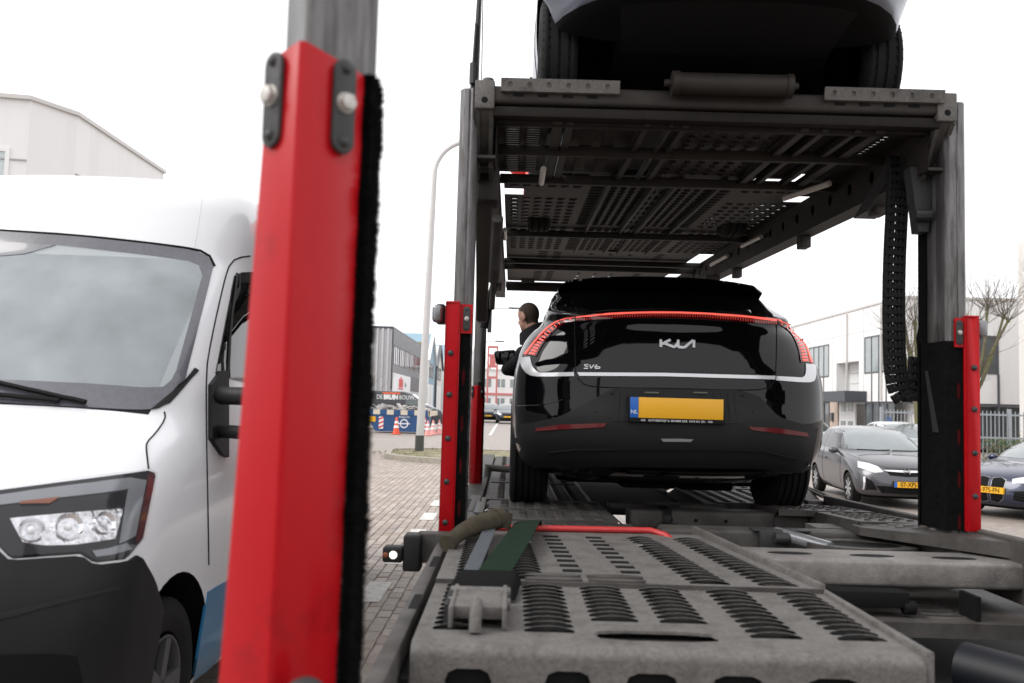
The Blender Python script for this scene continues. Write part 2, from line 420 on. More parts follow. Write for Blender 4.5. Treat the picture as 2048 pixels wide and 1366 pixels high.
for (x, y) in cand:
    if (x, y) not in ns: brick_geo(rest, x+random.uniform(-.002,.002), y+random.uniform(-.002,.002), random.uniform(-.003,.002), random.uniform(-.02,.02), random.randrange(4))
o = rest.build('paving_bricks', ['brick%d' % i for i in range(4)], ground, weld=False, fixn=False); o['kind'] = 'stuff'
# road markings: worn white dashes
mat('road_white', (.62,.60,.57), .7, c2=(.33,.29,.26), c2s=14, c2lo=.5, c2hi=.72, var=.1, vs=30)
for y in (4.0, 5.55, 7.1, 8.65, 10.2, 11.75, 13.3, 14.85, 16.4):
    d = MB(); d.box((-2.07,y-.36,.001), (-1.89,y+.36,.006)); o = d.build('road_marking', 'road_white'); tag(o, kind='structure', label='worn white dash of the parking line')
d = MB(); d.box((-1.95,42,-.008),(-1.8,110,-.002)); tag(d.build('road_line','road_white'), kind='structure', label='thin white line along the far street')
d = MB(); d.box((-9.5,34,-.008),(-5.2,34.12,-.002)); tag(d.build('yard_line','road_white'), kind='structure', label='pale line across the yard')
# traffic island round the lamp: kerb + mossy top
mat('kerb', (.33,.30,.25), .8, var=.25, vs=8, bump=.3, bs=60)
mat('moss', (.15,.145,.06), .95, var=.4, vs=4, c2=(.26,.22,.15), c2s=2, c2lo=.4, c2hi=.6)
isl = [(-4.2,23.4),(-3.9,22.7),(-3.2,22.05),(-2.4,21.7),(-1.0,21.6),(0.6,21.6),(0.6,25.5),(-1,26.6),(-3.4,26.6),(-4.4,25.6)]
pl = resample([(*p,0) for p in isl+[isl[0]]], 48)[:-1]; cx, cy = -2.0, 24.2
I = MB(); n = len(pl)
inn = [V((lerp(p.x,cx,.07), lerp(p.y,cy,.07), 0)) for p in pl]
I.add([(p.x,p.y,-.05) for p in pl]+[(p.x,p.y,.12) for p in pl]+[(p.x,p.y,.13) for p in inn]+[(p.x,p.y,.08) for p in inn], [(k*n+i,k*n+(i+1)%n,(k+1)*n+(i+1)%n,(k+1)*n+i) for k in range(3) for i in range(n)])
isle = I.build('traffic_island', 'kerb'); tag(isle, kind='structure', label='kerbed traffic island round the lamp post')
I = MB(); I.add([(p.x,p.y,.09+random.uniform(0,.02)) for p in inn]+[(cx,cy,.14)], [(i,(i+1)%n,n) for i in range(n)]); I.build('soil', 'moss', isle)
mat('grass_dry', (.2,.17,.085), .9, var=.3, vs=5)
gr = MB()
for _ in range(600):
    t = random.random()
    if t < .62:
        i = random.randrange(n); p = inn[i].lerp(V((cx,cy,0)), random.random()**2*.6); z = .1
    else: p = V((random.uniform(-9.5,-4.1), 25.5+random.gauss(0,.35), 0)); p.y += (p.x+4)*-.25; z = -.012
    a = random.uniform(0, 6.28); h = random.uniform(.02,.09); w = random.uniform(.008,.02); dx, dy = cos(a)*w, sin(a)*w
    lx, ly = random.uniform(-.05,.05), random.uniform(-.05,.05)
    gr.add([(p.x-dx,p.y-dy,z),(p.x+dx,p.y+dy,z),(p.x+lx,p.y+ly,z+h)], [(0,1,2)])
tag(gr.build('grass', 'grass_dry', weld=False, fixn=False), 'sparse dry grass and moss along the traffic island', kind='stuff')
# ------------------------------------------------------------------ buildings
mat('panel_white', (.74,.73,.72), .55, var=.04, vs=1.2, c2=(.64,.63,.615), c2s=.9, streak=True, c2lo=.5, c2hi=.8)
mat('panel_trim', (.56,.54,.52), .5)
mat('joint_grey', (.40,.39,.38), .7)
mat('pane_grey', (.24,.27,.27), .06, coat=.3, var=.25, vs=.8)
mat('pane_dark', (.07,.078,.082), .06, coat=.3, var=.5, vs=.7)
mat('pane_pale', (.50,.55,.56), .08, var=.12, vs=1.5)
mat('frame_dark', (.075,.08,.09), .45)
mat('frame_white', (.75,.75,.74), .45)
mat('anthracite', (.055,.06,.072), .45, var=.1, vs=2)
mat('brickwork', (.45,.36,.30), .8, var=.25, vs=6, bump=.3, bs=30)
mat('brick_white', (.62,.60,.57), .8, var=.1, vs=8)
mat('corr_grey', (.50,.50,.51), .45, .2, var=.06, vs=1)
mat('corr_dark', (.03,.034,.05), .4, .2, var=.15, vs=1)
mat('pane_red', (.09,.035,.045), .1, coat=.3, var=.4, vs=1.5)  # red tint paints a reflection into the hall panes
mat('blue_pale', (.22,.34,.42), .6, var=.08, vs=1)
mat('olive', (.34,.30,.14), .7)
mat('red_hazy', (.52,.16,.15), .6); mat('sign_red', (.62,.05,.04), .5); mat('sign_white', (.78,.78,.78), .5)  # the paler red has distance haze put into its colour
def window(par, o, ux, w, h, nrm, cols=1, fm='frame_dark', pm='pane_grey', fw=.07, rows=()):
    """o = lower left corner, ux = unit vector along the wall, nrm = outward normal"""
    o, ux, nrm = V(o), V(ux), V(nrm); up = V((0,0,1)); F = MB()
    def bar(a0, a1, b0, b1, dep=.05):
        p = o+ux*a0+up*b0-nrm*.02; F.hexa([p, p+ux*(a1-a0), p+ux*(a1-a0)+nrm*dep, p+nrm*dep] + [q+up*(b1-b0) for q in (p, p+ux*(a1-a0), p+ux*(a1-a0)+nrm*dep, p+nrm*dep)])
    bar(0, w, 0, fw); bar(0, w, h-fw, h); bar(0, fw, fw, h-fw); bar(w-fw, w, fw, h-fw)
    for k in range(1, cols): bar(w*k/cols-fw/2, w*k/cols+fw/2, fw, h-fw, .048)
    for r in rows: bar(fw, w-fw, h*r-fw/2, h*r+fw/2, .046)
    win = F.build('window', fm, par)
    for k in range(cols):
        p = o+ux*(w*k/cols+.01)+up*.01+nrm*.004; q = p+ux*(w/cols-.02)
        P = MB(); P.add([p,q,q+up*(h-.02),p+up*(h-.02)], [(0,1,2,3)]); P.build('pane', pm, win)
    return win
# white panelled office, upper left behind the van
bl = thing('panel_office', 'white panelled office block rising behind the white van', 'building', (-11.2,20,0))
def wl(mb, name, m, par, **k):
    o = mb.build(name, m, par, **k); o.location = -par.location if par.parent is None else (0,0,0); return o
d = MB(); h = 7.9
d.prism([(-11.22,20.35,0),(-11.22,25.5,0),(-30,25.5,0),(-30,16.0,0),(-11.75,19.3,0)], (0,0,h)); wl(d, 'wall', 'panel_white', bl)
d = MB(); d.prism([(-11.16,20.3,h),(-11.16,25.55,h),(-30.05,25.55,h),(-30.05,15.95,h),(-11.72,19.22,h)], (0,0,.09)); wl(d, 'roof_edge', 'panel_trim', bl)
d = MB()
for a, b in (((-11.78,19.29),(-11.79,19.29)), ((-11.22,20.32),(-11.22,20.33))): d.beam((a[0],a[1]-.01,0),(a[0],a[1]-.01,h), .03, .03)
d.beam((-11.21,20.4,h-1.35),(-11.21,25.5,h-1.35), .02, .03); d.beam((-11.75,19.28,h-1.35),(-20,17.8,h-1.35), .02, .03)
wl(d, 'panel_joint', 'joint_grey', bl)
dirl = (V((-30,16.0,0))-V((-11.75,19.3,0))).normalized(); nl = V((dirl.y*-1*-1, 0, 0)); nl = V((-dirl.y, dirl.x, 0)); nl = nl if nl.y < 0 else -nl
for k in range(3):
    w_ = window(bl, V((-11.75,19.3,h-3.0))+dirl*(.35+2.2*k)-bl.location, dirl, 1.9, 1.9, nl, 1, 'frame_white', 'pane_pale', .09)
for k in range(2):
    window(bl, V((-11.22,20.6+1.5*k,h-3.4))-bl.location, (0,1,0), 1.3, 1.9, (1,0,0), 1, 'frame_white', 'pane_pale', .09)
# corrugated hall, left
hall = thing('corrugated_hall', 'grey corrugated hall with dark slatted side and white banner', 'building', (-9,60,0))
d = MB(); h = 6.4
d.box((-26,60.1,0),(-9.06,81,h-.05)); wl(d, 'wall', 'corr_grey', hall)
d = MB(); x = -26.
while x < -9.1: d.prism([(x,60.1,0),(x+.05,59.95,0),(x+.17,59.95,0),(x+.22,60.1,0)], (0,0,h-.05)); x += .36
wl(d, 'corrugation', 'corr_grey', hall)
d = MB(); d.box((-26,60.0,h-.05),(-9.0,81,h+.1)); wl(d, 'roof_edge', 'anthracite', hall)
d = MB(); d.box((-9.06,60.05,2.3),(-9.0,80.9,h-.06)); wl(d, 'dark_cladding', 'corr_dark', hall)
for (z0_, z1_) in ((3.42,3.9),(5.3,6.3)):
    d = MB(); d.box((0,0,z0_),(.07,.08,z1_)); sme = d.mesh('slat', 'corr_grey'); y = 60.3
    while y < 80.5: link('slat', sme, hall, V((-9.0,y,0))-hall.location); y += .55
for k in range(6): window(hall, V((-9.0,60.6+3.3*k,3.9))-hall.location, (0,1,0), 3.1, 1.4, (1,0,0), 3, 'frame_dark', 'pane_red' if k < 3 else 'pane_dark', .1)
d = MB(); d.box((-8.98,60.2,2.1),(-8.9,70.5,3.38)); bn = wl(d, 'banner', 'sign_white', hall)
d = MB(); 
for k, (a, b) in enumerate(((63.2,63.9),(64.1,64.8),(65.0,65.6))): d.box((-8.9,a,2.45),(-8.88,b,3.05 if k != 1 else 3.2))
d.box((-8.9,63.0,2.3),(-8.88,65.8,2.4)); o = wl(d, 'banner_emblem', 'sign_red', bn); o.location = (0,0,0)
o = text_mesh('hbs', .55, 'banner_lettering', 'anthracite', bn, frame((-8.89,67.2,2.7), (0,1,0), (0,0,1)), .004)
# blue pier and gabled sheds along the left of the street
def gable(y0, y1, h0, h1, m, trim, label):
    t = thing('gabled_shed', label, 'building', (-9.1,(y0+y1)/2,0)); d = MB(); ym = (y0+y1)/2
    d.prism([(-9.1,y0,0),(-9.1,y1,0),(-9.1,y1,h0),(-9.1,ym,h1),(-9.1,y0,h0)], (-14,0,0)); wl(d, 'wall', m, t)
    d = MB(); d.beam((-9.0,y0,h0),(-9.0,ym,h1), .3, .25); d.beam((-9.0,y1,h0),(-9.0,ym,h1), .3, .25); d.box((-9.15,y0-.1,0),(-8.95,y0+.5,h0)); wl(d, 'gable_trim', trim, t)
    for k in range(2):
        yy = y0+1.2+k*(y1-y0-2)*.45
        d = MB(); d.box((-9.12,yy,0),(-9.04,yy+2.6,3.2)); wl(d, 'door', 'panel_white', t)
        window(t, V((-9.1,yy,3.9))-t.location, (0,1,0), 2.6, 1.4, (1,0,0), 2, 'frame_dark', 'pane_dark', .12)
pr_ = thing('blue_pier', 'pale blue end wall with olive top beside the corrugated hall', 'wall', (-9.0,82,0))
d = MB(); d.box((-13,81.1,0),(-8.9,83,5.5)); wl(d, 'wall', 'blue_pale', pr_)
d = MB(); d.box((-13.05,81.05,5.5),(-8.85,83.05,6.9)); wl(d, 'top', 'olive', pr_)
gable(86,95,5.4,8.4,'blue_pale','frame_white','nearest pale blue gabled shed past the hall')
gable(96,105,5.2,7.8,'brick_white','frame_dark','white gabled shed between two blue sheds')
gable(106,116,5.4,8.6,'blue_pale','frame_white','farthest pale blue gabled shed down the street')
# far white building across the end of the street
fb = thing('far_office', 'pale two storey building closing the far end of the street', 'building', (2,135,0))
d = MB(); d.box((-6,135,0),(14,150,6.4)); wl(d, 'wall', 'panel_white', fb)
d = MB(); d.box((-6.1,134.9,6.4),(14.1,150.1,6.7)); wl(d, 'roof_edge', 'panel_trim', fb)
for k in range(9):
    for z in (.9, 3.8): window(fb, V((-5.4+2.1*k,135,z))-fb.location, (1,0,0), 1.6, 1.5, (0,-1,0), 2, 'frame_white', 'pane_grey', .12)
d = MB(); d.box((-6.05,134.85,2.75),(14.05,134.98,3.05)); wl(d, 'red_band', 'red_hazy', fb)
# red steel sign mast above it
rm = thing('red_mast', 'red steel frame standing above the far building', 'mast', (-3.6,128,0)); d = MB()
for x in (-4.3,-3.0): d.box((x-.12,127.9,0),(x+.12,128.1,9.6))
for z in (5,6.6,8.2,9.4): d.box((-4.4,127.88,z),(-2.9,128.12,z+.35))
wl(d, 'frame', 'red_hazy', rm)
d = MB(); d.box((-4.1,127.95,6.95),(-3.2,128.05,8.2)); wl(d, 'board', 'red_hazy', rm)
# right hand white panel building
RX, RY, RH = 18.2, 43.7, 7.25
rb = thing('panel_warehouse', 'white panelled warehouse office behind the parked cars on the right', 'building', (RX,RY,0))
def rp(px, py): p = atX(px, py, RX); return p.y, p.z
d = MB(); yA, yB = 49.0, 52.4   # recessed bay with roller door
d.prism([(RX,RY,2.15),(RX,yA,2.15),(RX,yA,4.4),(RX,yB,4.4),(RX,yB,2.15),(RX,86,2.15),(RX,86,RH),(RX,RY,RH)], (22,0,0)); wl(d, 'upper_wall', 'panel_white', rb)
d = MB(); d.box((RX+.8,RY+.3,0),(RX+21.9,85.9,4.5)); wl(d, 'lower_wall', 'panel_white', rb)
d = MB(); d.box((RX-.06,RY-.06,RH),(RX+22,86,RH+.12)); wl(d, 'roof_edge', 'panel_trim', rb)
d = MB()
for y in (48.35,53.0,57.2,63.5,69.5,75.5): d = MB(); d.box((RX-.006,y,2.15),(RX+.02,y+.035,RH)); wl(d, 'panel_joint', 'joint_grey', rb)
for x in (RX+3.3,RX+7.2): d = MB(); d.box((x,RY-.006,2.15),(x+.04,RY+.02,RH)); wl(d, 'panel_joint', 'joint_grey', rb)
for y in (45.9,50.6,60.3): d = MB(); d.box((RX-.10,y,2.2),(RX-.01,y+.09,RH-.1)); wl(d, 'downpipe', 'panel_trim', rb)
d = MB(); d.box((RX-.004,RY+.1,5.95),(RX+.02,86,5.975)); wl(d, 'panel_joint', 'joint_grey', rb)
L0 = rb.location
def rw(x0, y0, x1, y1, cols, pm='pane_grey', fm='frame_dark'):    # window from its pixel box on the street face
    a, b = atX(x0, y0, RX), atX(x1, y1, RX); ya, yb = min(a.y,b.y), max(a.y,b.y); zt = (atX(x0,y0,RX).z+atX(x1,y0,RX).z)/2; zb = (atX(x0,y1,RX).z+atX(x1,y1,RX).z)/2
    return ya, yb, zb, zt
window(rb, V((RX,44.5,3.65))-L0, (0,1,0), 3.7, 1.98, (-1,0,0), 4, pm='pane_grey')
window(rb, V((RX,53.6,3.65))-L0, (0,1,0), 3.6, 1.98, (-1,0,0), 4, pm='pane_grey')
window(rb, V((RX,64.2,3.65))-L0, (0,1,0), 4.6, 1.98, (-1,0,0), 4, pm='pane_grey')
for (y0, n_) in ((44.5,4),(53.6,4)):     # dark mullions carried down over the white infill
    d = MB()
    for k in range(1, n_): d.box((RX-.03,y0+k*3.65/n_-.05,0),(RX+.05,y0+k*3.65/n_+.05,3.65))
    wl(d, 'mullion', 'frame_dark', rb)
    window(rb, V((RX+.03,y0,-.1))-L0, (0,1,0), 3.65, 2.2, (-1,0,0), n_, pm='pane_dark')
d = MB(); d.box((RX+.75,yA+.1,2.0),(RX+.82,yB-.1,4.38)); rd = wl(d, 'roller_door', 'frame_white', rb)
d = MB()
for z in (2.6,3.2,3.8): d.box((RX+.73,yA+.15,z),(RX+.76,yB-.15,z+.03))
o = wl(d, 'door_groove', 'joint_grey', rd); o.location = (0,0,0)
d = MB(); d.box((RX-1.2,47.9,2.12),(RX+.3,52.2,2.7)); wl(d, 'canopy', 'anthracite', rb)
d = MB(); d.box((RX+.02,49.6,-.2),(RX+.1,52.0,2.1)); dr = wl(d, 'entrance_door', 'frame_white', rb)
for yy in (49.9,51.0):
    for z in (.5,1.6):
        d = MB(); d.box((RX-.01,yy,z),(RX+.03,yy+.7,z+.55)); o = wl(d, 'pane', 'pane_grey', dr); o.location = (0,0,0)
d = MB(); d.box((RX+.01,52.2,-.2),(RX+.5,53.5,2.14)); wl(d, 'brick_pier', 'brickwork', rb)
d = MB(); d.box((RX-.12,52.8,1.0),(RX+.0,53.1,1.5)); wl(d, 'letter_box', 'frame_dark', rb)
d = MB(); d.box((RX+.01,57.4,-.2),(RX+.4,86,2.14)); wl(d, 'poster_wall', 'blue_pale', rb)
window(rb, V((21.35,RY,3.6))-L0, (1,0,0), 1.65, 1.9, (0,-1,0), 2, pm='pane_dark', fw=.1)
window(rb, V((18.9,RY,3.6))-L0, (1,0,0), 1.6, 1.9, (0,-1,0), 2, pm='pane_dark', fw=.1)
d = MB(); d.box((22.92,RY-.05,0),(23.02,RY+.05,3.6)); d.box((18.3,RY-.04,2.05),(24.5,RY+.02,2.15)); wl(d, 'mullion', 'frame_dark', rb)
window(rb, V((20.6,RY+.28,-.1))-L0, (1,0,0), 3.6, 2.1, (0,-1,0), 4, pm='pane_dark')
# white brick pier with dark downpipe at the far right edge
wp = thing('brick_pier_building', 'white brick building edge with dark steel post, far right', 'building', (20.6,36,0))
d = MB(); d.box((20.75,36,0),(32,38,9)); wl(d, 'wall', 'brick_white', wp)
d = MB(); z = .1
while z < 9: d.box((20.742,35.992,z),(32,36.0,z+.02)); z += .16
wl(d, 'mortar_line', 'joint_grey', wp)
d = MB(); d.box((20.95,35.8,0),(21.15,35.98,8.3)); wl(d, 'post', 'frame_dark', wp)
# ------------------------------------------------------------------ fence, hedge, bush
mat('fence_grey', (.35,.37,.39), .5, .3)
def fence(x0, y0, x1, y1, hgt, nb, label):
    t = thing('bar_fence', label, 'fence', (x0,y0,-.25)); a, b = V((x0,y0,0)), V((x1,y1,0)); L_ = b-a
    for z in (.15, hgt*.55, hgt-.12):
        d = MB(); d.beam(V((0,0,z)), L_+V((0,0,z)), .04, .06); d.build('rail', 'fence_grey', t)
    bar = MB(); bar.cyl((0,0,.05),(0,0,hgt), .016, 6); me = bar.mesh('bar', 'fence_grey')
    for k in range(nb): link('bar', me, t, L_*((k+.5)/nb))
    pm = MB(); pm.box((-.05,-.05,0),(.05,.05,hgt+.08)); me = pm.mesh('post', 'fence_grey')
    for k in range(3): link('post', me, t, L_*(k/2)+V((0,0,0)))
    return t
RG_ = -.25
fn = fence(14.2,29.5,16.9,29.5,1.95,20,'grey steel bar fence right of the red post')
d = MB(); d.box((.05,-.03,1.0),(.32,-.02,1.35)); d.build('green_sign', 'moss', fn)
fn2 = fence(13.4,34.5,17.0,34.5,1.95,26,'grey steel bar fence between the chain and the black post')
o = text_mesh('INFO', .3, 'notice', 'plate_blue', fn2, frame((.25,-.06,1.3),(0,0,-1),(1,0,0)), .004)
mat('leaf', (.05,.085,.03), .6, var=.35, vs=3); mat('leaf_dry', (.13,.08,.04), .7, var=.3, vs=3); mat('twig', (.09,.07,.05), .85)
def leafmass(pts, n, size, seed):
    random.seed(seed); d = MB()
    for _ in range(n):
        p = V(pts()); a = V((random.gauss(0,1),random.gauss(0,1),random.gauss(0,1))).normalized(); b = a.orthogonal().normalized(); s = size*random.uniform(.5,1.2)
        d.add([p-a*s, p+b*s*.5, p+a*s, p-b*s*.5], [(0,1,2,3)], 0 if random.random() < .8 else 1)
    return d
hg = thing('hedge', 'low clipped green hedge beside the blue car', 'hedge', (14.1,26,-.25)); hg.scale = (1,1,1.32)
leafmass(lambda: (random.uniform(-1.2,3.2), random.uniform(-.35,.35), random.uniform(.02,.85)), 5200, .045, 3).build('foliage', ['leaf','leaf_dry'], hg, weld=False, fixn=False)
d = MB()
for _ in range(60): x = random.uniform(-1.2,3.2); d.tube([(x,0,0),(x+random.uniform(-.2,.2),random.uniform(-.2,.2),.7)], [.012,.004], 4)
d.build('stem', 'twig', hg)
bs = thing('green_bush', 'taller loose green bush behind the hedge', 'bush', (15.8,27.2,-.25))
leafmass(lambda: (random.gauss(0,.55), random.gauss(0,.4), abs(random.gauss(.75,.3))), 2600, .05, 4).build('foliage', ['leaf','leaf_dry'], bs, weld=False, fixn=False)
d = MB()
for _ in range(14): d.tube([(0,0,0),(random.uniform(-.5,.5),random.uniform(-.4,.4),1.1)], [.02,.006], 4)
d.build('stem', 'twig', bs)
# ------------------------------------------------------------------ bare trees
mat('bark', (.12,.105,.07), .9, var=.35, vs=8, c2=(.13,.14,.05), c2s=3, c2lo=.45, c2hi=.65, bump=.5, bs=25)
mat('twig_pale', (.30,.27,.24), .9)
def limb(d, p, dr, L, r, depth, kn=False, spread=.5, bendup=.15):
    pts, rr = [V(p)], [r]; q = V(p); dv = V(dr).normalized(); k = 5
    for i in range(k):
        dv = (dv + V((random.gauss(0,.10),random.gauss(0,.10),bendup*random.random()))).normalized(); q = q + dv*L/k; pts.append(q.copy()); rr.append(r*(1-.5*(i+1)/k))
    d.tube(pts, rr, 6 if r > .02 else 4)
    if kn: d.sphere(q, rr[-1]*2.0, 7, 5)
    if depth > 0:
        for _ in range(random.choice((2,3,3))):
            i = random.randint(2, k); w = V((random.gauss(0,1),random.gauss(0,1),random.gauss(.4,.6))).normalized()
            limb(d, pts[i], (dv+w*spread), L*random.uniform(.5,.75), rr[i]*.6, depth-1, False, spread, bendup)
def pollard(label, loc, trunk_h, lean, limbs, seed, r=.16):
    random.seed(seed); t = thing('pollard_tree', label, 'tree', loc)
    d = MB(); top = V((lean[0],lean[1],trunk_h)); d.tube([(0,0,0),top*.5+V((.03,0,0)),top], [r*1.25,r,r*.95], 10); d.build('trunk', 'bark', t, smooth=50)
    c = MB(); tw = MB()
    for (dx, dy, dz, L) in limbs:
        pts = [top - V((0,0,.15))]; q = top.copy(); dv = V((dx,dy,dz)).normalized()
        for i in range(4): dv = (dv+V((random.gauss(0,.07),random.gauss(0,.07),.12))).normalized(); q = q+dv*L/4; pts.append(q.copy())
        c.tube(pts, [r*.5,r*.4,r*.33,r*.28,r*.24], 7); c.sphere(q, r*.42, 8, 6)
        for _ in range(16):
            w = V((random.gauss(0,.7),random.gauss(0,.7),random.uniform(.3,1.4))); limb(tw, q, w, random.uniform(.7,1.5), .010, 2, False, .6, .1)
        for _ in range(5):
            w = V((random.gauss(0,1),random.gauss(0,1),random.uniform(0,.8))); limb(tw, pts[random.randint(1,3)], w, random.uniform(.5,1.2), .009, 1, False, .7, .1)
    c.build('limb', 'bark', t, smooth=50); tw.build('twigs', 'twig', t, weld=False)
    return t
pollard('mossy pollarded tree leaning right of the red post', (12.8,27.2,RG_), 2.2, (.2,0), ((.55,0,1.0,2.7),(.15,.2,1.2,2.2),(.8,.1,.9,2.9),(.35,-.2,1.1,2.9),(-.1,.1,1.2,2.0)), 5, .15)
pollard('mossy pollarded tree seen between the cable chain and the black post', (13.35,31,RG_), 2.4, (-.1,0), ((-.45,0,1.1,2.3),(-.2,.1,1.2,3.0),(.2,0,1.1,2.2),(-.3,-.2,.9,1.6),(.1,.2,1.2,2.6)), 8, .2)
pollard('slim bare tree at the far right edge by the steel post', (17.6,30,RG_), 3.0, (.1,0), ((.3,0,1.2,2.4),(-.3,0,1.2,2.6),(0,.2,1.2,2.2)), 9, .12)
random.seed(21)
bt = thing('bare_tree', 'thin leafless tree in front of the grey corrugated hall', 'tree', (-9.9,54,0)); d = MB()
d.tube([(0,0,0),(.05,0,1.2)], [.09,.07], 7); d.build('trunk', 'twig_pale', bt)
d = MB()
for k in range(9): limb(d, (.05,0,1.1+.05*k), (random.gauss(0,.5),random.gauss(0,.5),1), random.uniform(1.4,2.4), .035, 3, False, .55, .1)
d.build('branches', 'twig_pale', bt, weld=False)
random.seed(22); wd = MB()
for k in range(70):
    x, y = random.uniform(-30,-5), random.uniform(160,190); hh = random.uniform(5,9)
    wd.tube([(x,y,0),(x,y,hh*.6)], [.2,.1], 4)
    for _ in range(5): limb(wd, (x,y,hh*random.uniform(.3,.6)), (random.gauss(0,.6),random.gauss(0,.6),1), hh*.5, .09, 2, False, .5, .1)
tag(wd.build('distant_trees', 'twig_pale', weld=False, fixn=False), 'bare far-off trees beyond the gabled sheds', 'trees', kind='stuff')
# ------------------------------------------------------------------ lamp posts
mat('lamp_grey', (.55,.54,.53), .5, var=.06, vs=3); mat('lamp_base', (.06,.065,.06), .7)
def lamp(label, x, y, h, arm, r=.11, tilt=0., group=None):
    t = thing('street_lamp', label, 'street lamp', (x,y,0), 0, group)
    d = MB(); pts = [(0,0,0),(tilt*h*.5,0,h*.5),(tilt*(h-1),0,h-1.0)]; rr = [r,r*.85,r*.65]
    for k in range(1,9):
        a = pi/2*k/8; pts.append((tilt*(h-1)+ (1-cos(a))*1.0, 0, h-1+sin(a)*1.0)); rr.append(r*.6)
    pts.append((tilt*(h-1)+1+arm, 0, h+.06)); rr.append(r*.45)
    d.tube(pts, rr, 12); d.build('pole', 'lamp_grey', t, smooth=60)
    d = MB(); d.cyl((0,0,0),(0,0,.55), r*1.08, 12); d.build('base_sleeve', 'lamp_base', t, smooth=50)
    e = V(pts[-1]); d = MB()
    d.prism([e+V((-.05,-.1,-.02)), e+V((.25,-.13,-.06)), e+V((.75,-.1,-.04)), e+V((.75,.1,-.04)), e+V((.25,.13,-.06)), e+V((-.05,.1,-.02))], (0,0,.11)); d.build('lamp_head', 'lamp_base', t, bevel=.02)
    return t
lamp('tall grey street lamp with curved arm on the traffic island', -3.46, 25.0, 8.95, .8, .115, .02)
lamp('slim street lamp whose head shows above the gap beside the car', -3.4, 62, 8.1, 1.2, .09, 0., 'street lamps down the far street')
lamp('small street lamp farther down the street', -4.4, 80, 7.0, 1.0, .09, 0., 'street lamps down the far street')
# ================================================================== THE CAR TRANSPORTER
TR = thing('car_transporter', 'grey galvanised car transporter with red posts and perforated decks', 'trailer', (0,0,0))
DZ = .88
def perf(mb, M, u0, u1, v0, v1, cols, rows, hole, bump=0., wall=.008, mi=0, hood=False):
    """sheet u0..u1 x v0..v1 with punched holes; cols = [(ua,ub)], rows = [(va,vb)] cells, hole = (fu,fv) share of the cell; M maps (u,v,w) to a point"""
    def quad(a, b, c, d):
        if b-a > 1e-6 and d-c > 1e-6: mb.add([M(a,c,0),M(b,c,0),M(b,d,0),M(a,d,0)], [(0,1,2,3)], mi)
    us = [u0] + [x for c in cols for x in c] + [u1]; vs = [v0] + [x for r in rows for x in r] + [v1]
    for k in range(0, len(us), 2): quad(us[k], us[k+1], v0, v1)
    for (ua, ub) in cols:
        for k in range(0, len(vs), 2): quad(ua, ub, vs[k], vs[k+1])
        for (va, vb) in rows:
            cu, cv, hu, hv = (ua+ub)/2, (va+vb)/2, (ub-ua)/2, (vb-va)/2
            q = [(-1,-1),(-.5,-1),(0,-1),(.5,-1),(1,-1),(1,0),(1,1),(.5,1),(0,1),(-.5,1),(-1,1),(-1,0)]
            fu, fv = hole; rings = [[M(cu+a*hu, cv+b*hv, 0) for a, b in q]]
            def inner(s, w):
                out = []
                for a, b in q:
                    cn = abs(a) == 1 and abs(b) == 1; hu_, hv_ = hu*fu, hv*fv
                    ea = 1-.28*min(1, hv_/hu_) if cn else 1; eb_ = 1-.28*min(1, hu_/hv_) if cn else 1
                    ww = w*(1-.8*a*a)*(1 if b > 0 else .15) if hood and w > 0 else w
                    out.append(M(cu+a*ea*hu*fu*s[0], cv+b*eb_*hv*fv*s[1], ww))
                return out
            if bump: rings.append(inner((min(1.22,.985/fu), min(1.5,.97/fv)), 0)); rings.append(inner((1.0,1.0), bump))
            else: rings.append(inner((1.0,1.0), 0))
            rings.append(inner((.98,.98), bump-.003) if hood else inner((.98,.98), -wall))
            n = 12; vsx = [p for r in rings for p in r]
            mb.add(vsx, [(r*n+i, r*n+(i+1)%n, (r+1)*n+(i+1)%n, (r+1)*n+i) for r in range(len(rings)-1) for i in range(n)], mi)
def rng(a, b, n): return [(lerp(a,b,k/n), lerp(a,b,(k+1)/n)) for k in range(n)]
# ---- left runway, nearest plates -------------------------------------------------
def flat(z): return lambda u, v, w: (u, v, z+w)
def plateM(z0, z1, v0, v1, taper=None):
    def f(u, v, w):
        t = (v-v0)/(v1-v0); return (u if taper is None else u+taper*t*max(0,(u+1.2)/1.3), v, lerp(z0,z1,t)+w)
    return f
MC = [(-1.16,-1.02),(-.91,-.755),(-.715,-.56),(-.515,-.36),(-.29,-.13),(-.05,.10)]
d = MB(); M_ = plateM(DZ, DZ+.004, 2.36, 3.10)
perf(d, M_, -1.195, -.735, 2.36, 3.10, MC[:2], rng(2.46,3.075,11), (.93,.58), .013, hood=True)
perf(d, M_, -.735, -.335, 2.565, 3.10, MC[2:4], rng(2.60,3.075,9), (.93,.58), .013, hood=True)
perf(d, M_, -.735, -.335, 2.36, 2.565, [(-.72,-.36)], [(2.41,2.53)], (.96,.85), .0, .008)
perf(d, M_, -.335, .125, 2.36, 3.10, MC[4:], rng(2.46,3.075,11), (.93,.58), .013, hood=True)
for (c0, c1) in MC: pass
p1 = d.build('deck_plate', 'galv', TR, smooth=35, fixn=False)
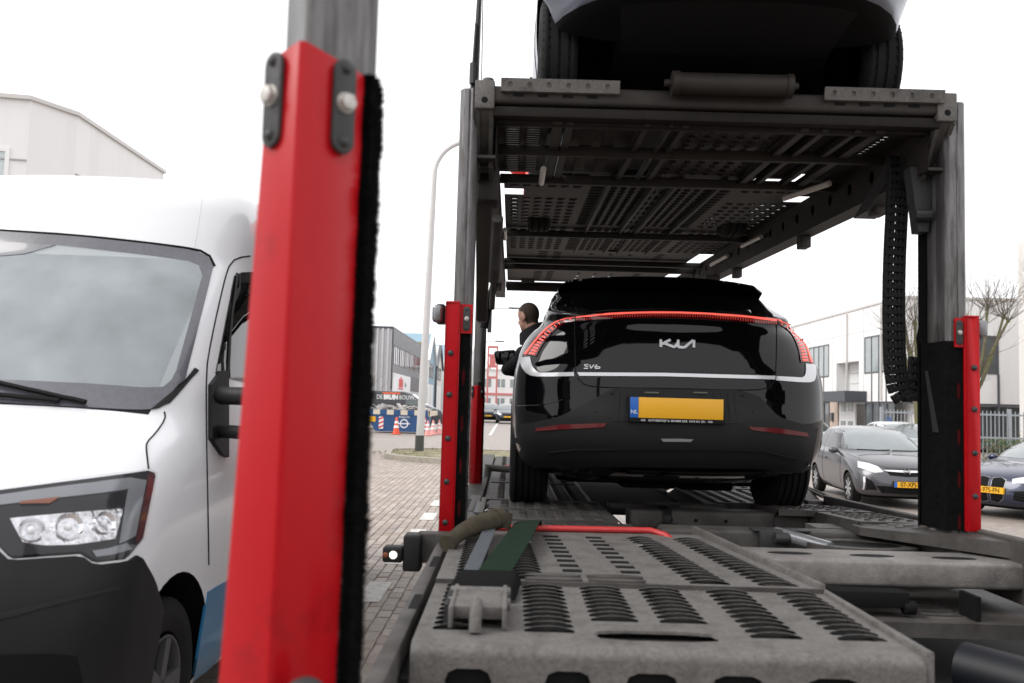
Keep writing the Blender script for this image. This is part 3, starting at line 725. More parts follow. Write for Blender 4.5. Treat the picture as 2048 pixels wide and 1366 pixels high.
# rolled rear lip and slotted face of the nearest plate
d = MB(); n = 8; x0, x1 = -1.195, .125
prof = [(2.36,DZ)] + [(2.36-.035*sin(pi/2*k/n), DZ-.030*(1-cos(pi/2*k/n))) for k in range(1,n+1)] + [(2.325,DZ-.04)]
for k in range(len(prof)-1): d.add([(x0,*prof[k]),(x1,*prof[k]),(x1,*prof[k+1]),(x0,*prof[k+1])], [(0,1,2,3)])
d.build('plate_lip', 'galv', p1, smooth=60)
d = MB(); perf(d, lambda u, v, w: (u, 2.325-w, v), x0, x1, DZ-.22, DZ-.04, [(-1.12,-.97),(-.865,-.715),(-.66,-.49),(-.44,-.27),(-.2,-.02)], [(DZ-.135,DZ-.052)], (.82,.86), 0, .03); d.build('slotted_face', 'galv', p1)
d = MB(); d.box((x0,2.6,.5),(x0+.02,3.1,DZ-.03)); d.box((-1.17,2.40,DZ-.03),(-.0,4.2,DZ-.022)); d.box((-.0,2.40,DZ-.03),(.1,3.1,DZ-.022)); d.box((-1.18,2.345,DZ-.2),(.11,2.36,DZ-.03)); d.build('slot_shade', 'blackmatt', p1)  # black sheets under the plate stand for the shade in its holes
d = MB(); d.box((.126,2.33,DZ-.16),(.15,3.12,DZ+.014)); d.build('edge_flange', 'galv', p1, bevel=.005)
d = MB(); M_ = plateM(DZ+.012, DZ+.02, 3.09, 4.30, -.17)
c2 = [(-1.14,-1.01),(-.94,-.81),(-.315,-.155),(-.075,.085)]
perf(d, M_, -1.195, .125, 3.09, 4.30, c2, rng(3.13,4.15,18), (.93,.58), .013, hood=True)
p2 = d.build('deck_plate', 'galv', TR, smooth=35, fixn=False)
hb = MB(); hb.box((-.035,-.02,-.03),(.035,.02,.0015)); hme = hb.mesh('punched_hole', 'blackmatt')
M2 = plateM(DZ+.0135, DZ+.0215, 3.09, 4.30, -.17)
for c in (-.70,-.48): 
    for k in range(9):
        y = 3.32+.1*k; p = M2(c, y, .0); link('punched_hole', hme, p2, p)
d = MB(); d.beam((-1.195,3.085,DZ+.006),(.13,3.085,DZ+.006), .012, .026); d.build('plate_seam', 'galv_dark', p2)
for (c, y) in ((-.70,3.20),(-.48,3.20),(-.7,3.13),(-.48,3.13)):
    q = MB(); q.prism([(c-.09+.09*(1-abs(cos(a)))*0+ .10*cos(a)*1.0, y+.028*sin(a), DZ+.0145) for a in [2*pi*k/14 for k in range(14)]], (0,0,.008)); q.build('raised_pad', 'galv_dark', p2, smooth=50)
d = MB(); d.hexa([(.127,3.12,DZ-.14),(.15,3.12,DZ-.14),(.0,4.55,DZ-.14),(-.024,4.55,DZ-.14),(.127,3.12,DZ+.03),(.15,3.12,DZ+.03),(.0,4.55,DZ+.03),(-.024,4.55,DZ+.03)]); d.build('edge_flange', 'galv', p2, bevel=.005)
# red grab tube across the plate
d = MB(); a, b = V((-1.06,4.26,.915)), V((-.27,4.30,.915))
d.tube([a+V((0,.02,-.05)), a, a.lerp(b,.3), a.lerp(b,.6), a.lerp(b,.93), b, b+V((.06,-.05,-.012)), b+V((.085,-.09,-.03))], .015, 10); d.build('guard_tube', 'red_tube', TR, smooth=60)
# ---- left runway, far plates: each overlaps the next with a raised lip ------------
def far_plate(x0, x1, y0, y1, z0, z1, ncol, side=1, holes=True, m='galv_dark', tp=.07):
    d = MB(); t = tp
    def M_(u, v, w):
        k = (v-y0)/(y1-y0); return (u, v, lerp(z0,z1,k)+w)
    w = (x1-x0); cs = [(x0+.04+(w-.08)*k/ncol+.012, x0+.04+(w-.08)*(k+1)/ncol-.012) for k in range(ncol)]
    L_ = y1-y0; rows = [(y0+.06,y0+.12)] + ([(r0,r1) for r0, r1 in rng(y0+.17,y1-.06,max(2,int((L_-.2)/.09)))] if L_ > .35 else [])
    perf(d, M_, x0, x1, y0, y1, cs, rows, (.62,.6), .007, .02)
    d.add([(x0,y0,z0),(x1,y0,z0),(x1,y0,z0-.035),(x0,y0,z0-.035)], [(0,1,2,3)])
    for s, xx in ((-1,x0),(1,x1)):     # bevelled side wing
        d.add([(xx,y0,z0),(xx,y1,z1),(xx+s*t,y1,z1-.05),(xx+s*t,y0+.05,z0-.05)], [(0,1,2,3)])
        d.add([(xx+s*t,y0+.05,z0-.05),(xx+s*t,y1,z1-.05),(xx+s*t,y1,z1-.16),(xx+s*t,y0+.05,z0-.16)], [(0,1,2,3)])
    return d.build('deck_plate', m, TR, fixn=False)
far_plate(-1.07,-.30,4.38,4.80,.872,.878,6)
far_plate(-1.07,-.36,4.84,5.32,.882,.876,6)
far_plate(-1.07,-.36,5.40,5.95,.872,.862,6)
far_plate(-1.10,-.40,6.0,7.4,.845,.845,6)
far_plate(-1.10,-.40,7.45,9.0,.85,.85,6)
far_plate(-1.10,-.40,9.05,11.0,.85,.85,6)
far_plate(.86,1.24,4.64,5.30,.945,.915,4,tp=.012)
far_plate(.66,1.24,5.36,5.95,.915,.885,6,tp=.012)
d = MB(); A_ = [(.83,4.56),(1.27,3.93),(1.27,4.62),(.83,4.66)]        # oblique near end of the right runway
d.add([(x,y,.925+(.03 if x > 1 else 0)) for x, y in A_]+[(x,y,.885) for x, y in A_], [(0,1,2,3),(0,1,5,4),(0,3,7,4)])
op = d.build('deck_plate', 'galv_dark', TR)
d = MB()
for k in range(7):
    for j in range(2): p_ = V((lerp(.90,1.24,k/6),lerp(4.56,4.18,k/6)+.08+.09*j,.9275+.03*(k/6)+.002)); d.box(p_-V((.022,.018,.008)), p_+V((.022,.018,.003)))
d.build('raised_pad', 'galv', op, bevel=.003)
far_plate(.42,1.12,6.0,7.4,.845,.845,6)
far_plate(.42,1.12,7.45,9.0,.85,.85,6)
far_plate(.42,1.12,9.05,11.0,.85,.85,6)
d = MB(); d.box((-1.1,5.97,.80),(-.35,6.0,.866)); d.build('plate_step', 'galv_dark', TR)
d = MB(); d.box((.42,5.97,.80),(1.12,6.0,.885)); d.build('plate_step', 'galv_dark', TR)
# wheel chock plate beside the right rear tyre
d = MB(); perf(d, lambda u, v, w: (u, 6.42+(v)*.35-w, .87+v*.1), 1.0, 1.28, -.2, .9, [(1.03,1.13),(1.15,1.25)], [(.1,.6)], (.4,.5), 0, .01); d.add([(1.0,6.74,.96),(1.28,6.74,.96),(1.3,7.2,.95),(1.0,7.2,.95)],[(0,1,2,3)]); d.build('chock_plate', 'galv', TR)
d = MB(); d.tube([(1.29,6.4,.9),(1.25,6.9,.95),(1.2,7.05,.99)], .012, 6); d.tube([(1.33,6.3,.9),(1.3,6.9,.94)], .01, 6); d.build('guide_rod', 'galv', TR)
d = MB(); d.tube([(-1.0,8.6,.89),(-.55,8.6,.89)], .02, 8); d.build('guard_tube', 'red_tube', TR, smooth=60)
d = MB(); d.tube([(.55,8.4,.89),(1.0,8.4,.89)], .02, 8); d.build('guard_tube', 'red_tube', TR, smooth=60)
d = MB(); d.tube([(-1.14,7.9,.86),(-1.14,7.9,.95),(-1.1,7.9,.93),(-.9,7.9,.92)], .03, 10); d.build('rail_hook', 'galv', TR, smooth=60)
# black sheets standing in for the shade between the runways
d = MB(); d.box((-.33,6.0,.78),(.40,11,.79)); d.box((.15,1.2,.40),(1.7,6.0,.42)); d.box((-.33,4.6,.5),(.5,6.0,.52)); d.build('well_shade', 'blackmatt', TR)
d = MB(); d.prism([(.79+.26*cos(2*pi*k/20),4.42+.16*sin(2*pi*k/20),.845) for k in range(20)], (0,0,.01)); d.build('hole_shade', 'blackmatt', TR)  # black disc painting the shade inside the ring plate's opening
# ---- cross beams -----------------------------------------------------------------
def xbeam(x0, x1, y0, y1, z0, z1, m='galv', slots=()):
    d = MB(); d.box((x0,y0,z0),(x1,y1,z1)); b = d.build('cross_beam', m, TR, bevel=.018, seg=3)
    for (cx, cy, rx, ry) in slots:
        q = MB(); q.prism([(cx+rx*cos(2*pi*k/18), cy+ry*sin(2*pi*k/18), z1-.03) for k in range(18)], (0,0,.0315)); q.build('slot', 'blackmatt', b)
    return b
xbeam(.03, 1.55, 3.86, 4.16, .762, .874, 'galv_light', ((.30,4.0,.10,.035),(.66,3.99,.10,.035),(1.02,3.98,.10,.035)))
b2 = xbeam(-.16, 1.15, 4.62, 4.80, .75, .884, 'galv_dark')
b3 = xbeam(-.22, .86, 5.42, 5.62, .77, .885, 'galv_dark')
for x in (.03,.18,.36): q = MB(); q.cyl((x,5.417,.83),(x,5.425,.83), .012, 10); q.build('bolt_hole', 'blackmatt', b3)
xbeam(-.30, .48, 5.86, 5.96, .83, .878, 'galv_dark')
d = MB(); d.box((.88,5.02,.70),(.90,5.75,.90)); d.box((.70,4.81,.70),(.885,5.0,.885)); s_ = d.build('runway_side', 'galv', TR)
d = MB()
for k in range(7): d.box((.865,5.05+.07*k,.745),(.882,5.075+.07*k,.80))
d.build('slot', 'blackmatt', s_)
d = MB(); d.hexa([(1.16,4.2,.72),(1.2,4.2,.72),(.93,4.8,.72),(.9,4.8,.72),(1.16,4.2,.885),(1.2,4.2,.885),(.93,4.8,.885),(.9,4.8,.885)]); d.hexa([(.9,4.8,.72),(.93,4.8,.72),(1.2,4.22,.73),(1.0,4.5,.72),(.9,4.8,.75),(.93,4.8,.75),(1.2,4.22,.75),(1.0,4.5,.75)]); d.build('gusset', 'galv', TR)
# ring plate with oval opening, hydraulic ram
d = MB(); R0, R1 = [], []; c = V((.79,4.42,.862))
for k in range(28): a = 2*pi*k/28; R0.append(c+V((.27*cos(a),.17*sin(a),0))); R1.append(c+V((.19*cos(a),.115*sin(a),0)))
d.add(R0+R1+[p-V((0,0,.05)) for p in R1]+[p-V((0,0,.05)) for p in R0], [(r*28+i,r*28+(i+1)%28,((r+1)%4)*28+(i+1)%28,((r+1)%4)*28+i) for r in range(4) for i in range(28)]); d.build('ring_plate', 'galv_dark', TR, smooth=35)
d = MB(); d.cyl((.44,4.66,.872),(.61,4.36,.845), .032, 14); d.cyl((.61,4.36,.845),(.66,4.27,.838), .014, 8); d.build('hydraulic_ram', 'hydraulic', TR, smooth=50)
d = MB(); d.box((.33,4.57,.80),(.45,4.64,.892)); d.cyl((.40,4.56,.86),(.47,4.56,.86), .03, 10); d.box((.30,4.60,.884),(.60,4.68,.896)); d.build('ram_bracket', 'cast_dark', TR, bevel=.004)
d = MB(); d.box((-.02,5.40,.885),(.03,5.63,.893)); d.box((-.02,5.40,.80),(.03,5.41,.893)); d.box((-.05,5.38,.765),(.07,5.41,.81)); d.box((-.1,5.63,.885),(.13,5.69,.915)); d.build('tie_strap', 'black_plastic', TR, bevel=.004)
# lower parts under the big beam on the right
d = MB(); d.box((.40,3.75,.70),(.72,3.85,.765)); d.cyl((.70,3.77,.70),(.75,3.77,.70), .03, 12); d.build('beam_bracket', 'blackmatt', TR, bevel=.006)
d = MB(); perf(d, flat(.66), .2, 1.5, 3.68, 4.9, [(.80,.98)], rng(3.75,4.1,5), (.9,.45), .006); d.add([(.2,3.68,.66),(1.5,3.68,.66),(1.5,3.68,.60),(.2,3.68,.60)],[(0,1,2,3)]); d.build('lower_plate', 'galv_dark', TR)
d = MB(); d.box((.98,3.72,.66),(1.0,3.86,.76)); d.build('web_plate', 'blackmatt', TR)
mat('tank_blue', (.006,.007,.010), .5, spec=.3)
d = MB(); d.cyl((.74,3.35,.575),(1.35,2.55,.55), .095, 24); d.build('air_tank', 'tank_blue', TR, smooth=50)
d = MB(); d.cyl((.35,3.5,.56),(.7,2.6,.52), .04, 14); d.build('air_pipe', 'blackmatt', TR, smooth=50)
d = MB(); pts = [(1.12,3.55,.74),(1.2,3.3,.72),(1.3,3.0,.735),(1.45,2.85,.72)]; d.tube(pts, .018, 8); d.hexa([(1.12,3.62,.755),(1.3,3.3,.755),(1.4,3.3,.755),(1.25,3.7,.755),(1.12,3.62,.765),(1.3,3.3,.765),(1.4,3.3,.765),(1.25,3.7,.765)]); d.build('release_handle', 'galv', TR, smooth=40)
# ---- outer side rails ------------------------------------------------------------
d = MB(); d.box((-1.268,2.0,.70),(-1.222,4.33,.872)); d.box((-1.268,4.33,.70),(-1.13,11.2,.862)); lr = d.build('side_rail', 'galv_dark', TR, bevel=.006)
d = MB(); d.box((-1.218,2.3,.6),(-1.197,4.3,.80)); d.build('rail_gap', 'blackmatt', lr)
d = MB()
for y, w in ((3.45,.22),(2.75,.2)): d.box((-1.25,y,.855),(-1.226,y+w,.8735))
d.build('slot', 'blackmatt', lr)
d = MB(); d.box((-1.12,4.95,.86),(-1.09,5.75,.90)); d.box((-1.2,4.5,.86),(-1.13,6.0,.885)); d.box((-1.19,5.1,.885),(-1.15,5.6,.889)); q = d.build('rail_cover', 'galv', TR, bevel=.004)
d = MB()
for k in range(18): d.box((-1.205,4.9+.045*k,.88),(-1.185,4.915+.045*k,.895))
d.build('ratchet_teeth', 'cast_dark', q)
d = MB(); d.box((-1.145,5.0,.866),(-1.10,5.55,.893)); d.build('inset_panel', 'anthracite', q)
d = MB(); d.hexa([(1.255,3.3,.70),(1.28,3.3,.70),(1.28,6.3,.70),(1.255,6.3,.70),(1.255,3.3,.985),(1.28,3.3,1.0),(1.28,6.3,.925),(1.255,6.3,.92)]); d.box((1.15,6.3,.78),(1.27,11.2,.88)); d.build('side_rail', 'galv_dark', TR, bevel=.006)
# ---- posts ------------------------------------------------------------------------
def brush(par, x0, x1, y0, y1, z0, z1, dens, L, sides):
    """black bristle strip: core with thousands of short tufts"""
    d = MB(); d.box((x0,y0,z0),(x1,y1,z1)); cx, cy = (x0+x1)/2, (y0+y1)/2
    for _ in range(dens):
        s = random.choice(sides); z = random.uniform(z0,z1)
        if s == 'f': p = V((random.uniform(x0,x1), y0, z)); nn = V((random.gauss(0,.35),-1,random.gauss(-.1,.5)))
        elif s == 'r': p = V((x1, random.uniform(y0,y1), z)); nn = V((1,random.gauss(-.1,.35),random.gauss(-.1,.5)))
        else: p = V((x0, random.uniform(y0,y1), z)); nn = V((-1,random.gauss(0,.35),random.gauss(-.1,.5)))
        clump = .75+.5*noise.noise(V((p.x*8,p.y*8,z*22))) + .25*noise.noise(V((7,p.y*20,z*70)))
        nn.normalize(); l = L*clump*random.uniform(.6,1.1); a = nn.orthogonal().normalized()*L*.10
        b = nn.cross(a)
        d.add([p-a, p+a*.5+b, p+a*.5-b, p+nn*l], [(0,1,3),(1,2,3),(2,0,3)])
    o = d.build('brush', 'brush', par, weld=False, fixn=False); return o
def dome(par, p, nrm, r, m='cast_dark'):
    d = MB(); d.lathe([(r,0),(r*.95,r*.3),(r*.6,r*.62),(.0005,r*.72)], p, nrm, 14); return d.build('bolt', m, par, smooth=60)
def hexbolt(par, p, nrm, r, hgt):
    d = MB(); p = V(p); nrm = V(nrm).normalized(); d.tube([p, p+nrm*hgt*.3], r*1.15, 16); d.tube([p+nrm*hgt*.3, p+nrm*hgt], r, 6); return d.build('bolt', 'bolt', par, bevel=r*.06)
def obplate(par, c, nrm, w, h, t):
    c, nrm = V(c), V(nrm).normalized(); a = V((0,0,1)).cross(nrm).normalized(); up = nrm.cross(a); poly = []
    for k in range(9): an = pi*k/8; poly.append(c + a*w/2*cos(an) + up*(h/2-w/2+w/2*sin(an)))
    for k in range(9): an = pi+pi*k/8; poly.append(c + a*w/2*cos(an) - up*(h/2-w/2-w/2*sin(an)))
    d = MB(); d.prism(poly, nrm*t); return d.build('wear_plate', 'cast_dark', par, bevel=.003)
def ext(mb, poly, z0, z1, mi=0): mb.prism([(x,y,z0) for x, y in poly], (0,0,z1-z0), mi)
def vpost(xc, yc, S, z0, z1, ztop, label, near=False, mir=1):
    """post whose folded red sleeve shows two faces meeting at an edge"""
    pole = MB(); pts = []
    raw = [(-.012,-.088),(.068,.0),(.072,.03),(.02,.09),(-.03,.085),(-.080,.03),(-.082,.012),(-.024,-.085)]
    ext(pole, [(xc+mir*x*S+mir*.02*S, yc+y*S) for x, y in raw], z0, ztop)
    po = pole.build('post', 'steel_pole', TR, bevel=.006*S); po['label'] = label
    L_, Cn, R_ = ((xc-.067*S*mir, yc-.062*S) if near else (xc-.080*S*mir, yc-.012*S)), (xc-.003*S*mir, yc-.112*S), (xc+.078*S*mir, yc-.024*S)
    t = .007*S; fold = .008*S
    Lx = (L_[0]-.006*S*mir, L_[1]+.09*S); Rx = (R_[0]+.012*S*mir, R_[1]+.09*S)
    outer = [Lx, L_, (lerp(L_[0],Cn[0],.93), lerp(L_[1],Cn[1],.93)), (lerp(Cn[0],R_[0],.07), lerp(Cn[1],R_[1],.07)), R_, Rx]
    cx, cy = xc, yc+.03*S; inner = [(lerp(x,cx,t/.09/S), lerp(y,cy,t/.09/S)) for x, y in outer]
    d = MB(); n = len(outer); tops = [z1-.04*S, z1-.016*S, z1, z1, z1-.02*S, z1-.05*S]
    bo = [-.05*S*mir if near else 0 if False else 0 for _ in outer]
    if near: bo = [-.040,-.040,-.006,-.004,-.008,-.004]
    vs = [(x+b_,y,z0) for (x,y),b_ in zip(outer,bo)]+[(x,y,z) for (x,y),z in zip(outer,tops)]+[(x,y,z) for (x,y),z in zip(inner,tops)]+[(x+b_,y,z0) for (x,y),b_ in zip(inner,bo)]
    d.add(vs, [(r*n+i,r*n+i+1,((r+1)%4)*n+i+1,((r+1)%4)*n+i) for r in range(4) for i in range(n-1)] + [(0,n,2*n,3*n),(n-1,2*n-1,3*n-1,4*n-1)])
    sl = d.build('sleeve', 'red_paint', po, bevel=.0035*S)
    for (A, B, f) in ((L_,Cn,.30),(Cn,R_,.66)):
        a, b = V((*A,0)), V((*B,0)); nn = (b-a).cross(V((0,0,1))).normalized()
        if nn.y > 0: nn = -nn
        c = a.lerp(b, f); hz = z1-.088*S
        pl_ = obplate(po, (c.x+nn.x*.002, c.y+nn.y*.002, hz), nn, .043*S, .155*S, .009*S)
        hexbolt(pl_, V((c.x,c.y,hz+.005*S))+nn*.010*S, nn, .0145*S, .014*S)
        for s in (.062,-.058): dome(pl_, V((c.x,c.y,hz+s*S))+nn*.0105*S, nn, .0095*S)
    return po
pn = vpost(-1.287, 1.432, .98, .80, 2.046, 3.3, 'near left post with folded red sleeve and black brush', True)
brush(pn, -1.214, -1.195, 1.42, 1.50, .80, 2.03, 15000, .015, 'rrf')
d = MB(); d.sphere((-1.237,1.30,1.073), (.032,.032,.03), 16, 10); d.cyl((-1.237,1.30,.95),(-1.237,1.30,1.07), .025, 14); d.build('rubber_knob', 'cast_dark', pn, smooth=60)
dome(pn, (-1.305,1.337,1.20), (-.5,-1,0), .004)
p3l = vpost(-1.222, 7.16, .62, .86, 1.64, 2.95, 'far left post with short red sleeve')
p3r = vpost(1.222, 7.16, .62, .86, 1.64, 2.1, 'far right post behind the black car', mir=-1)
brush(p3l, -1.172, -1.166, 7.14, 7.24, .88, 1.6, 1500, .008, 'rf')
mat('slot_red', (.05,.002,.003), .7, spec=.1)
def fpost(s, xo, wp, zb, label):
    """post with flat red plate at the outer edge and brush faces inside; s = -1 left, 1 right"""
    xi, xp = s*(1.155 if s < 0 else 1.14), s*1.245; d = MB(); a, b = sorted((xi, xp)); q = .018
    ext(d, [(a+q,4.275),(a+.045,4.27),(a+.052,4.278),(a+.06,4.27),(b-q,4.275),(b,4.30),(b,4.36),(b-.006,4.37),(b,4.38),(b,4.48),(b-q,4.5),(a+q,4.5),(a,4.48),(a,4.40),(a+.006,4.39),(a,4.38),(a,4.30)], .8, 3.04)
    po = d.build('post', 'steel_pole', TR, bevel=.004); po['label'] = label
    d = MB(); x0, x1 = sorted((s*1.276, s*(1.276-wp))); xo0, xo1 = sorted((s*1.276, s*1.27)); z1 = 1.975
    d.box((x0,4.235,zb),(x1,4.243,z1)); d.hexa([(xo0,4.243,zb),(xo1,4.243,zb),(xo1,4.50,zb),(xo0,4.50,zb),(xo0,4.243,z1),(xo1,4.243,z1),(xo1,4.50,z1),(xo0,4.50,z1)])
    xi0, xi1 = sorted((s*(1.276-wp), s*(1.27-wp))); d.box((xi0,4.243,zb),(xi1,4.262,z1))
    d.box((x0,4.235,z1),(x1,4.30,z1+.008))
    sl = d.build('sleeve', 'red_paint', po, bevel=.004)
    for z in (1.733,1.535,1.328,1.125,.935): dome(sl, (s*(1.276-wp*.45),4.235,z), (0,-1,0), .014)
    # inner carrier with brush
    y0, y1 = 4.262, 4.42 if s < 0 else 4.52; a, b = sorted((s*(1.158 if s < 0 else 1.118), s*(1.270-wp)))
    brush(po, a, b, y0, y1, zb, 1.86, 9000, .009, 'fr' if s < 0 else 'fl')
    d = MB(); a2, b2 = sorted((s*(1.165 if s > 0 else 1.15), s*(1.268-wp))); d.box((a2,4.25,1.83),(b2,4.262,1.97)); cz = d.build('red_flange', 'red_paint', po)
    pl_ = obplate(po, ((a2+b2)/2,4.25,1.90), (0,-1,0), min(.034,b2-a2), .12, .006); hexbolt(pl_, ((a2+b2)/2,4.244,1.90), (0,-1,0), .010, .008)
    bk_ = MB(); q0, q1 = sorted((s*(1.16 if s < 0 else 1.118), s*1.268)); bk_.box((q0,4.505,zb),(q1,4.525,1.97)); bk_.build('back_blind', 'brush', po)  # added black panel, keeps the red sleeve out of the tailgate reflection
    for z in (1.945,1.855): dome(pl_, ((a2+b2)/2,4.244,z), (0,-1,0), .006)
    xs = s*1.108
    for z in (1.62,1.40,1.2,1.0):
        q2 = MB(); q2.prism([(s*1.185+.007*cos(2*pi*k/12), 4.259, z+.04*sin(2*pi*k/12)) for k in range(12)], (0,.004,0)); q2.build('red_slot', 'slot_red', po)
    return po
pl_l = fpost(-1, -1.276, .064, .872, 'left post with flat red plate and five bolts')
pl_r = fpost(1, 1.276, .062, .96, 'right post with narrow red plate and black brush')
# dark inner guide on the right post
d = MB(); d.box((1.125,4.50,.88),(1.2,4.56,1.9)); d.box((1.13,4.50,1.9),(1.2,4.56,2.9)); d.build('guide_rail', 'brush', pl_r)
d = MB(); d.hexa([(1.108,4.31,1.42),(1.114,4.31,1.42),(1.114,4.36,1.42),(1.108,4.36,1.42),(1.108,4.42,1.72),(1.114,4.42,1.72),(1.114,4.44,1.72),(1.108,4.44,1.72)]); d.build('guide_arm', 'cast_dark', pl_r)
# side marker lamps on the posts
for s in (-1, 1):
    c = V((s*1.318, 4.32, 1.925)); d = MB(); d.box((c.x-.012 if s < 0 else c.x-.03, 4.30, 1.88),(c.x+.03 if s < 0 else c.x+.012, 4.40, 1.975)); lm = d.build('marker_lamp', 'black_plastic', pl_l if s < 0 else pl_r, bevel=.008)
    d = MB(); d.box((c.x+s*.004-.026,4.285,c.z-.042),(c.x+s*.004+.026,4.335,c.z+.045)); d.build('lens', 'grille_grey', lm, bevel=.018, seg=3)
# outrigger marker lamp, lit, at the left edge
d = MB(); d.box((-1.36,4.06,.775),(-1.20,4.16,.905)); arm = d.build('lamp_arm', 'galv_dark', TR, bevel=.006)
d = MB(); d.box((-1.415,4.0,.745),(-1.335,4.12,.905)); d.build('lamp_mount', 'black_plastic', arm, bevel=.012, seg=3)
d = MB(); d.box((-1.505,3.995,.783),(-1.415,4.08,.852)); lh = d.build('lamp_housing', 'black_plastic', arm, bevel=.012, seg=3)
d = MB(); d.lathe([(.018,-.004),(.017,.004),(.012,.008),(.0005,.010)], (-1.456,3.995,.818), (0,-1,0), 18); d.build('lit_lens', 'lamp_lit', lh, smooth=60)
d = MB(); d.lathe([(.013,-.004),(.012,.003),(.0005,.006)], (-1.491,3.995,.818), (0,-1,0), 14); d.build('amber_lens', 'lens_amber', lh, smooth=60)
# ---- upper deck --------------------------------------------------------------------
UZ0, UY0, US = 2.915, 4.25, .030
def uz(y): return UZ0 + US*(y-UY0)
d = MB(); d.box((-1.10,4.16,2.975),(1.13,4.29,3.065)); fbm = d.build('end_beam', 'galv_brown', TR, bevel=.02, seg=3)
d = MB(); d.box((-1.08,4.17,2.915),(1.10,4.24,2.965)); d.box((-1.08,4.24,2.90),(1.10,4.30,2.93)); d.build('end_beam_flange', 'flange_dark', fbm, bevel=.008)
for s in (-1,1):
    x0, x1 = sorted((s*1.075, s*1.17)); d = MB(); d.box((x0,4.15,2.945),(x1,4.31,3.085)); eb = d.build('end_block', 'galv', fbm, bevel=.006)
    d = MB(); d.cyl((s*1.122,4.1495,2.985),(s*1.122,4.155,2.985), .016, 14); d.build('pin_hole', 'blackmatt', eb)
    d = MB(); d.cyl((s*1.11,4.22,3.08),(s*1.11,4.22,3.115), .028, 12); d.build('pin', 'galv', eb, bevel=.004)
    d = MB(); d.prism([(x0,4.17,2.94),(x1,4.17,2.94),(x1,4.42,2.70),(x0,4.42,2.70)], (0,.03,.0)); d.prism([(s*1.165,4.17,2.94),(s*1.165,4.5,2.94),(s*1.165,4.5,2.66),(s*1.165,4.34,2.70)], (-s*.02,0,0)); d.prism([(s*1.08,4.17,2.94),(s*1.08,4.5,2.94),(s*1.08,4.5,2.66),(s*1.08,4.34,2.70)], (s*.02,0,0)); d.build('corner_bracket', 'galv_dark', eb)
    xa, xb = (-1.045,-.47) if s < 0 else (.52,1.10)
    d = MB(); perf(d, lambda u, v, w: (u, 4.135-v*.2-w+.0, 3.03+v), xa, xb, 0, .058, [(xa+.03+.094*k,xa+.06+.094*k) for k in range(6)], [(.014,.044)], (.8,.8), 0, .006); d.box((xa,4.135,3.028),(xb,4.165,3.034)); d.hexa([(xa,4.143,3.034),(xb,4.143,3.034),(xb,4.148,3.034),(xa,4.148,3.034),(xa,4.132,3.085),(xb,4.132,3.085),(xb,4.137,3.085),(xa,4.137,3.085)]); br = d.build('angle_bracket', 'galv', fbm)
    d = MB()
    for k in range(4): d.box((xa+.06+.12*k,4.155,3.01),(xa+.11+.12*k,4.1585,3.022))
    d.build('slot', 'blackmatt', br)
d = MB(); d.cyl((-.205,4.10,3.075),(.335,4.10,3.075), .052, 24); d.cyl((-.225,4.10,3.075),(-.19,4.10,3.075), .058, 24); d.cyl((.32,4.10,3.075),(.35,4.10,3.075), .058, 24); d.cyl((-.26,4.10,3.075),(.38,4.10,3.075), .018, 10); d.build('roller', 'galv_brown', fbm, smooth=40)
fbm.location = (0,.07,-.02)
# side rails of the upper deck with punched webs
for s in (-1,1):
    d = MB(); xw = s*1.065; L_ = 12.0
    perf(d, lambda u, v, w: (xw+s*w*0, u, uz(u)-.20+v), 4.30, L_, 0, .20, [(4.6+.33*k,4.72+.33*k) for k in range(22)], [(.06,.15)], (.55,.75), 0, .0)
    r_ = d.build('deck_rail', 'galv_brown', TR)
    d = MB()
    for (y0,y1,zt,zb) in ((4.30,12.0,0,0),):
        d.hexa([(xw,y0,uz(y0)-.215),(xw+s*.125,y0,uz(y0)-.215),(xw+s*.125,y1,uz(y1)-.215),(xw,y1,uz(y1)-.215),(xw,y0,uz(y0)-.20),(xw+s*.125,y0,uz(y0)-.20),(xw+s*.125,y1,uz(y1)-.20),(xw,y1,uz(y1)-.20)])
        d.hexa([(xw+s*.115,y0,uz(y0)-.2),(xw+s*.125,y0,uz(y0)-.2),(xw+s*.125,y1,uz(y1)-.2),(xw+s*.115,y1,uz(y1)-.2),(xw+s*.115,y0,uz(y0)+.06),(xw+s*.125,y0,uz(y0)+.06),(xw+s*.125,y1,uz(y1)+.06),(xw+s*.115,y1,uz(y1)+.06)])
        d.hexa([(xw,y0,uz(y0)),(xw+s*.115,y0,uz(y0)),(xw+s*.115,y1,uz(y1)),(xw,y1,uz(y1)),(xw,y0,uz(y0)+.01),(xw+s*.115,y0,uz(y0)+.01),(xw+s*.115,y1,uz(y1)+.01),(xw,y1,uz(y1)+.01)])
    d.build('rail_flange', 'galv_brown', r_)
    for y in (5.0,6.3,8.2,10.2):
        d = MB(); d.box((min(xw+s*.03,xw+s*.10),y,uz(y)-.30),(max(xw+s*.03,xw+s*.10),y+.12,uz(y)-.214)); d.build('rail_foot', 'galv_dark', r_, bevel=.008)
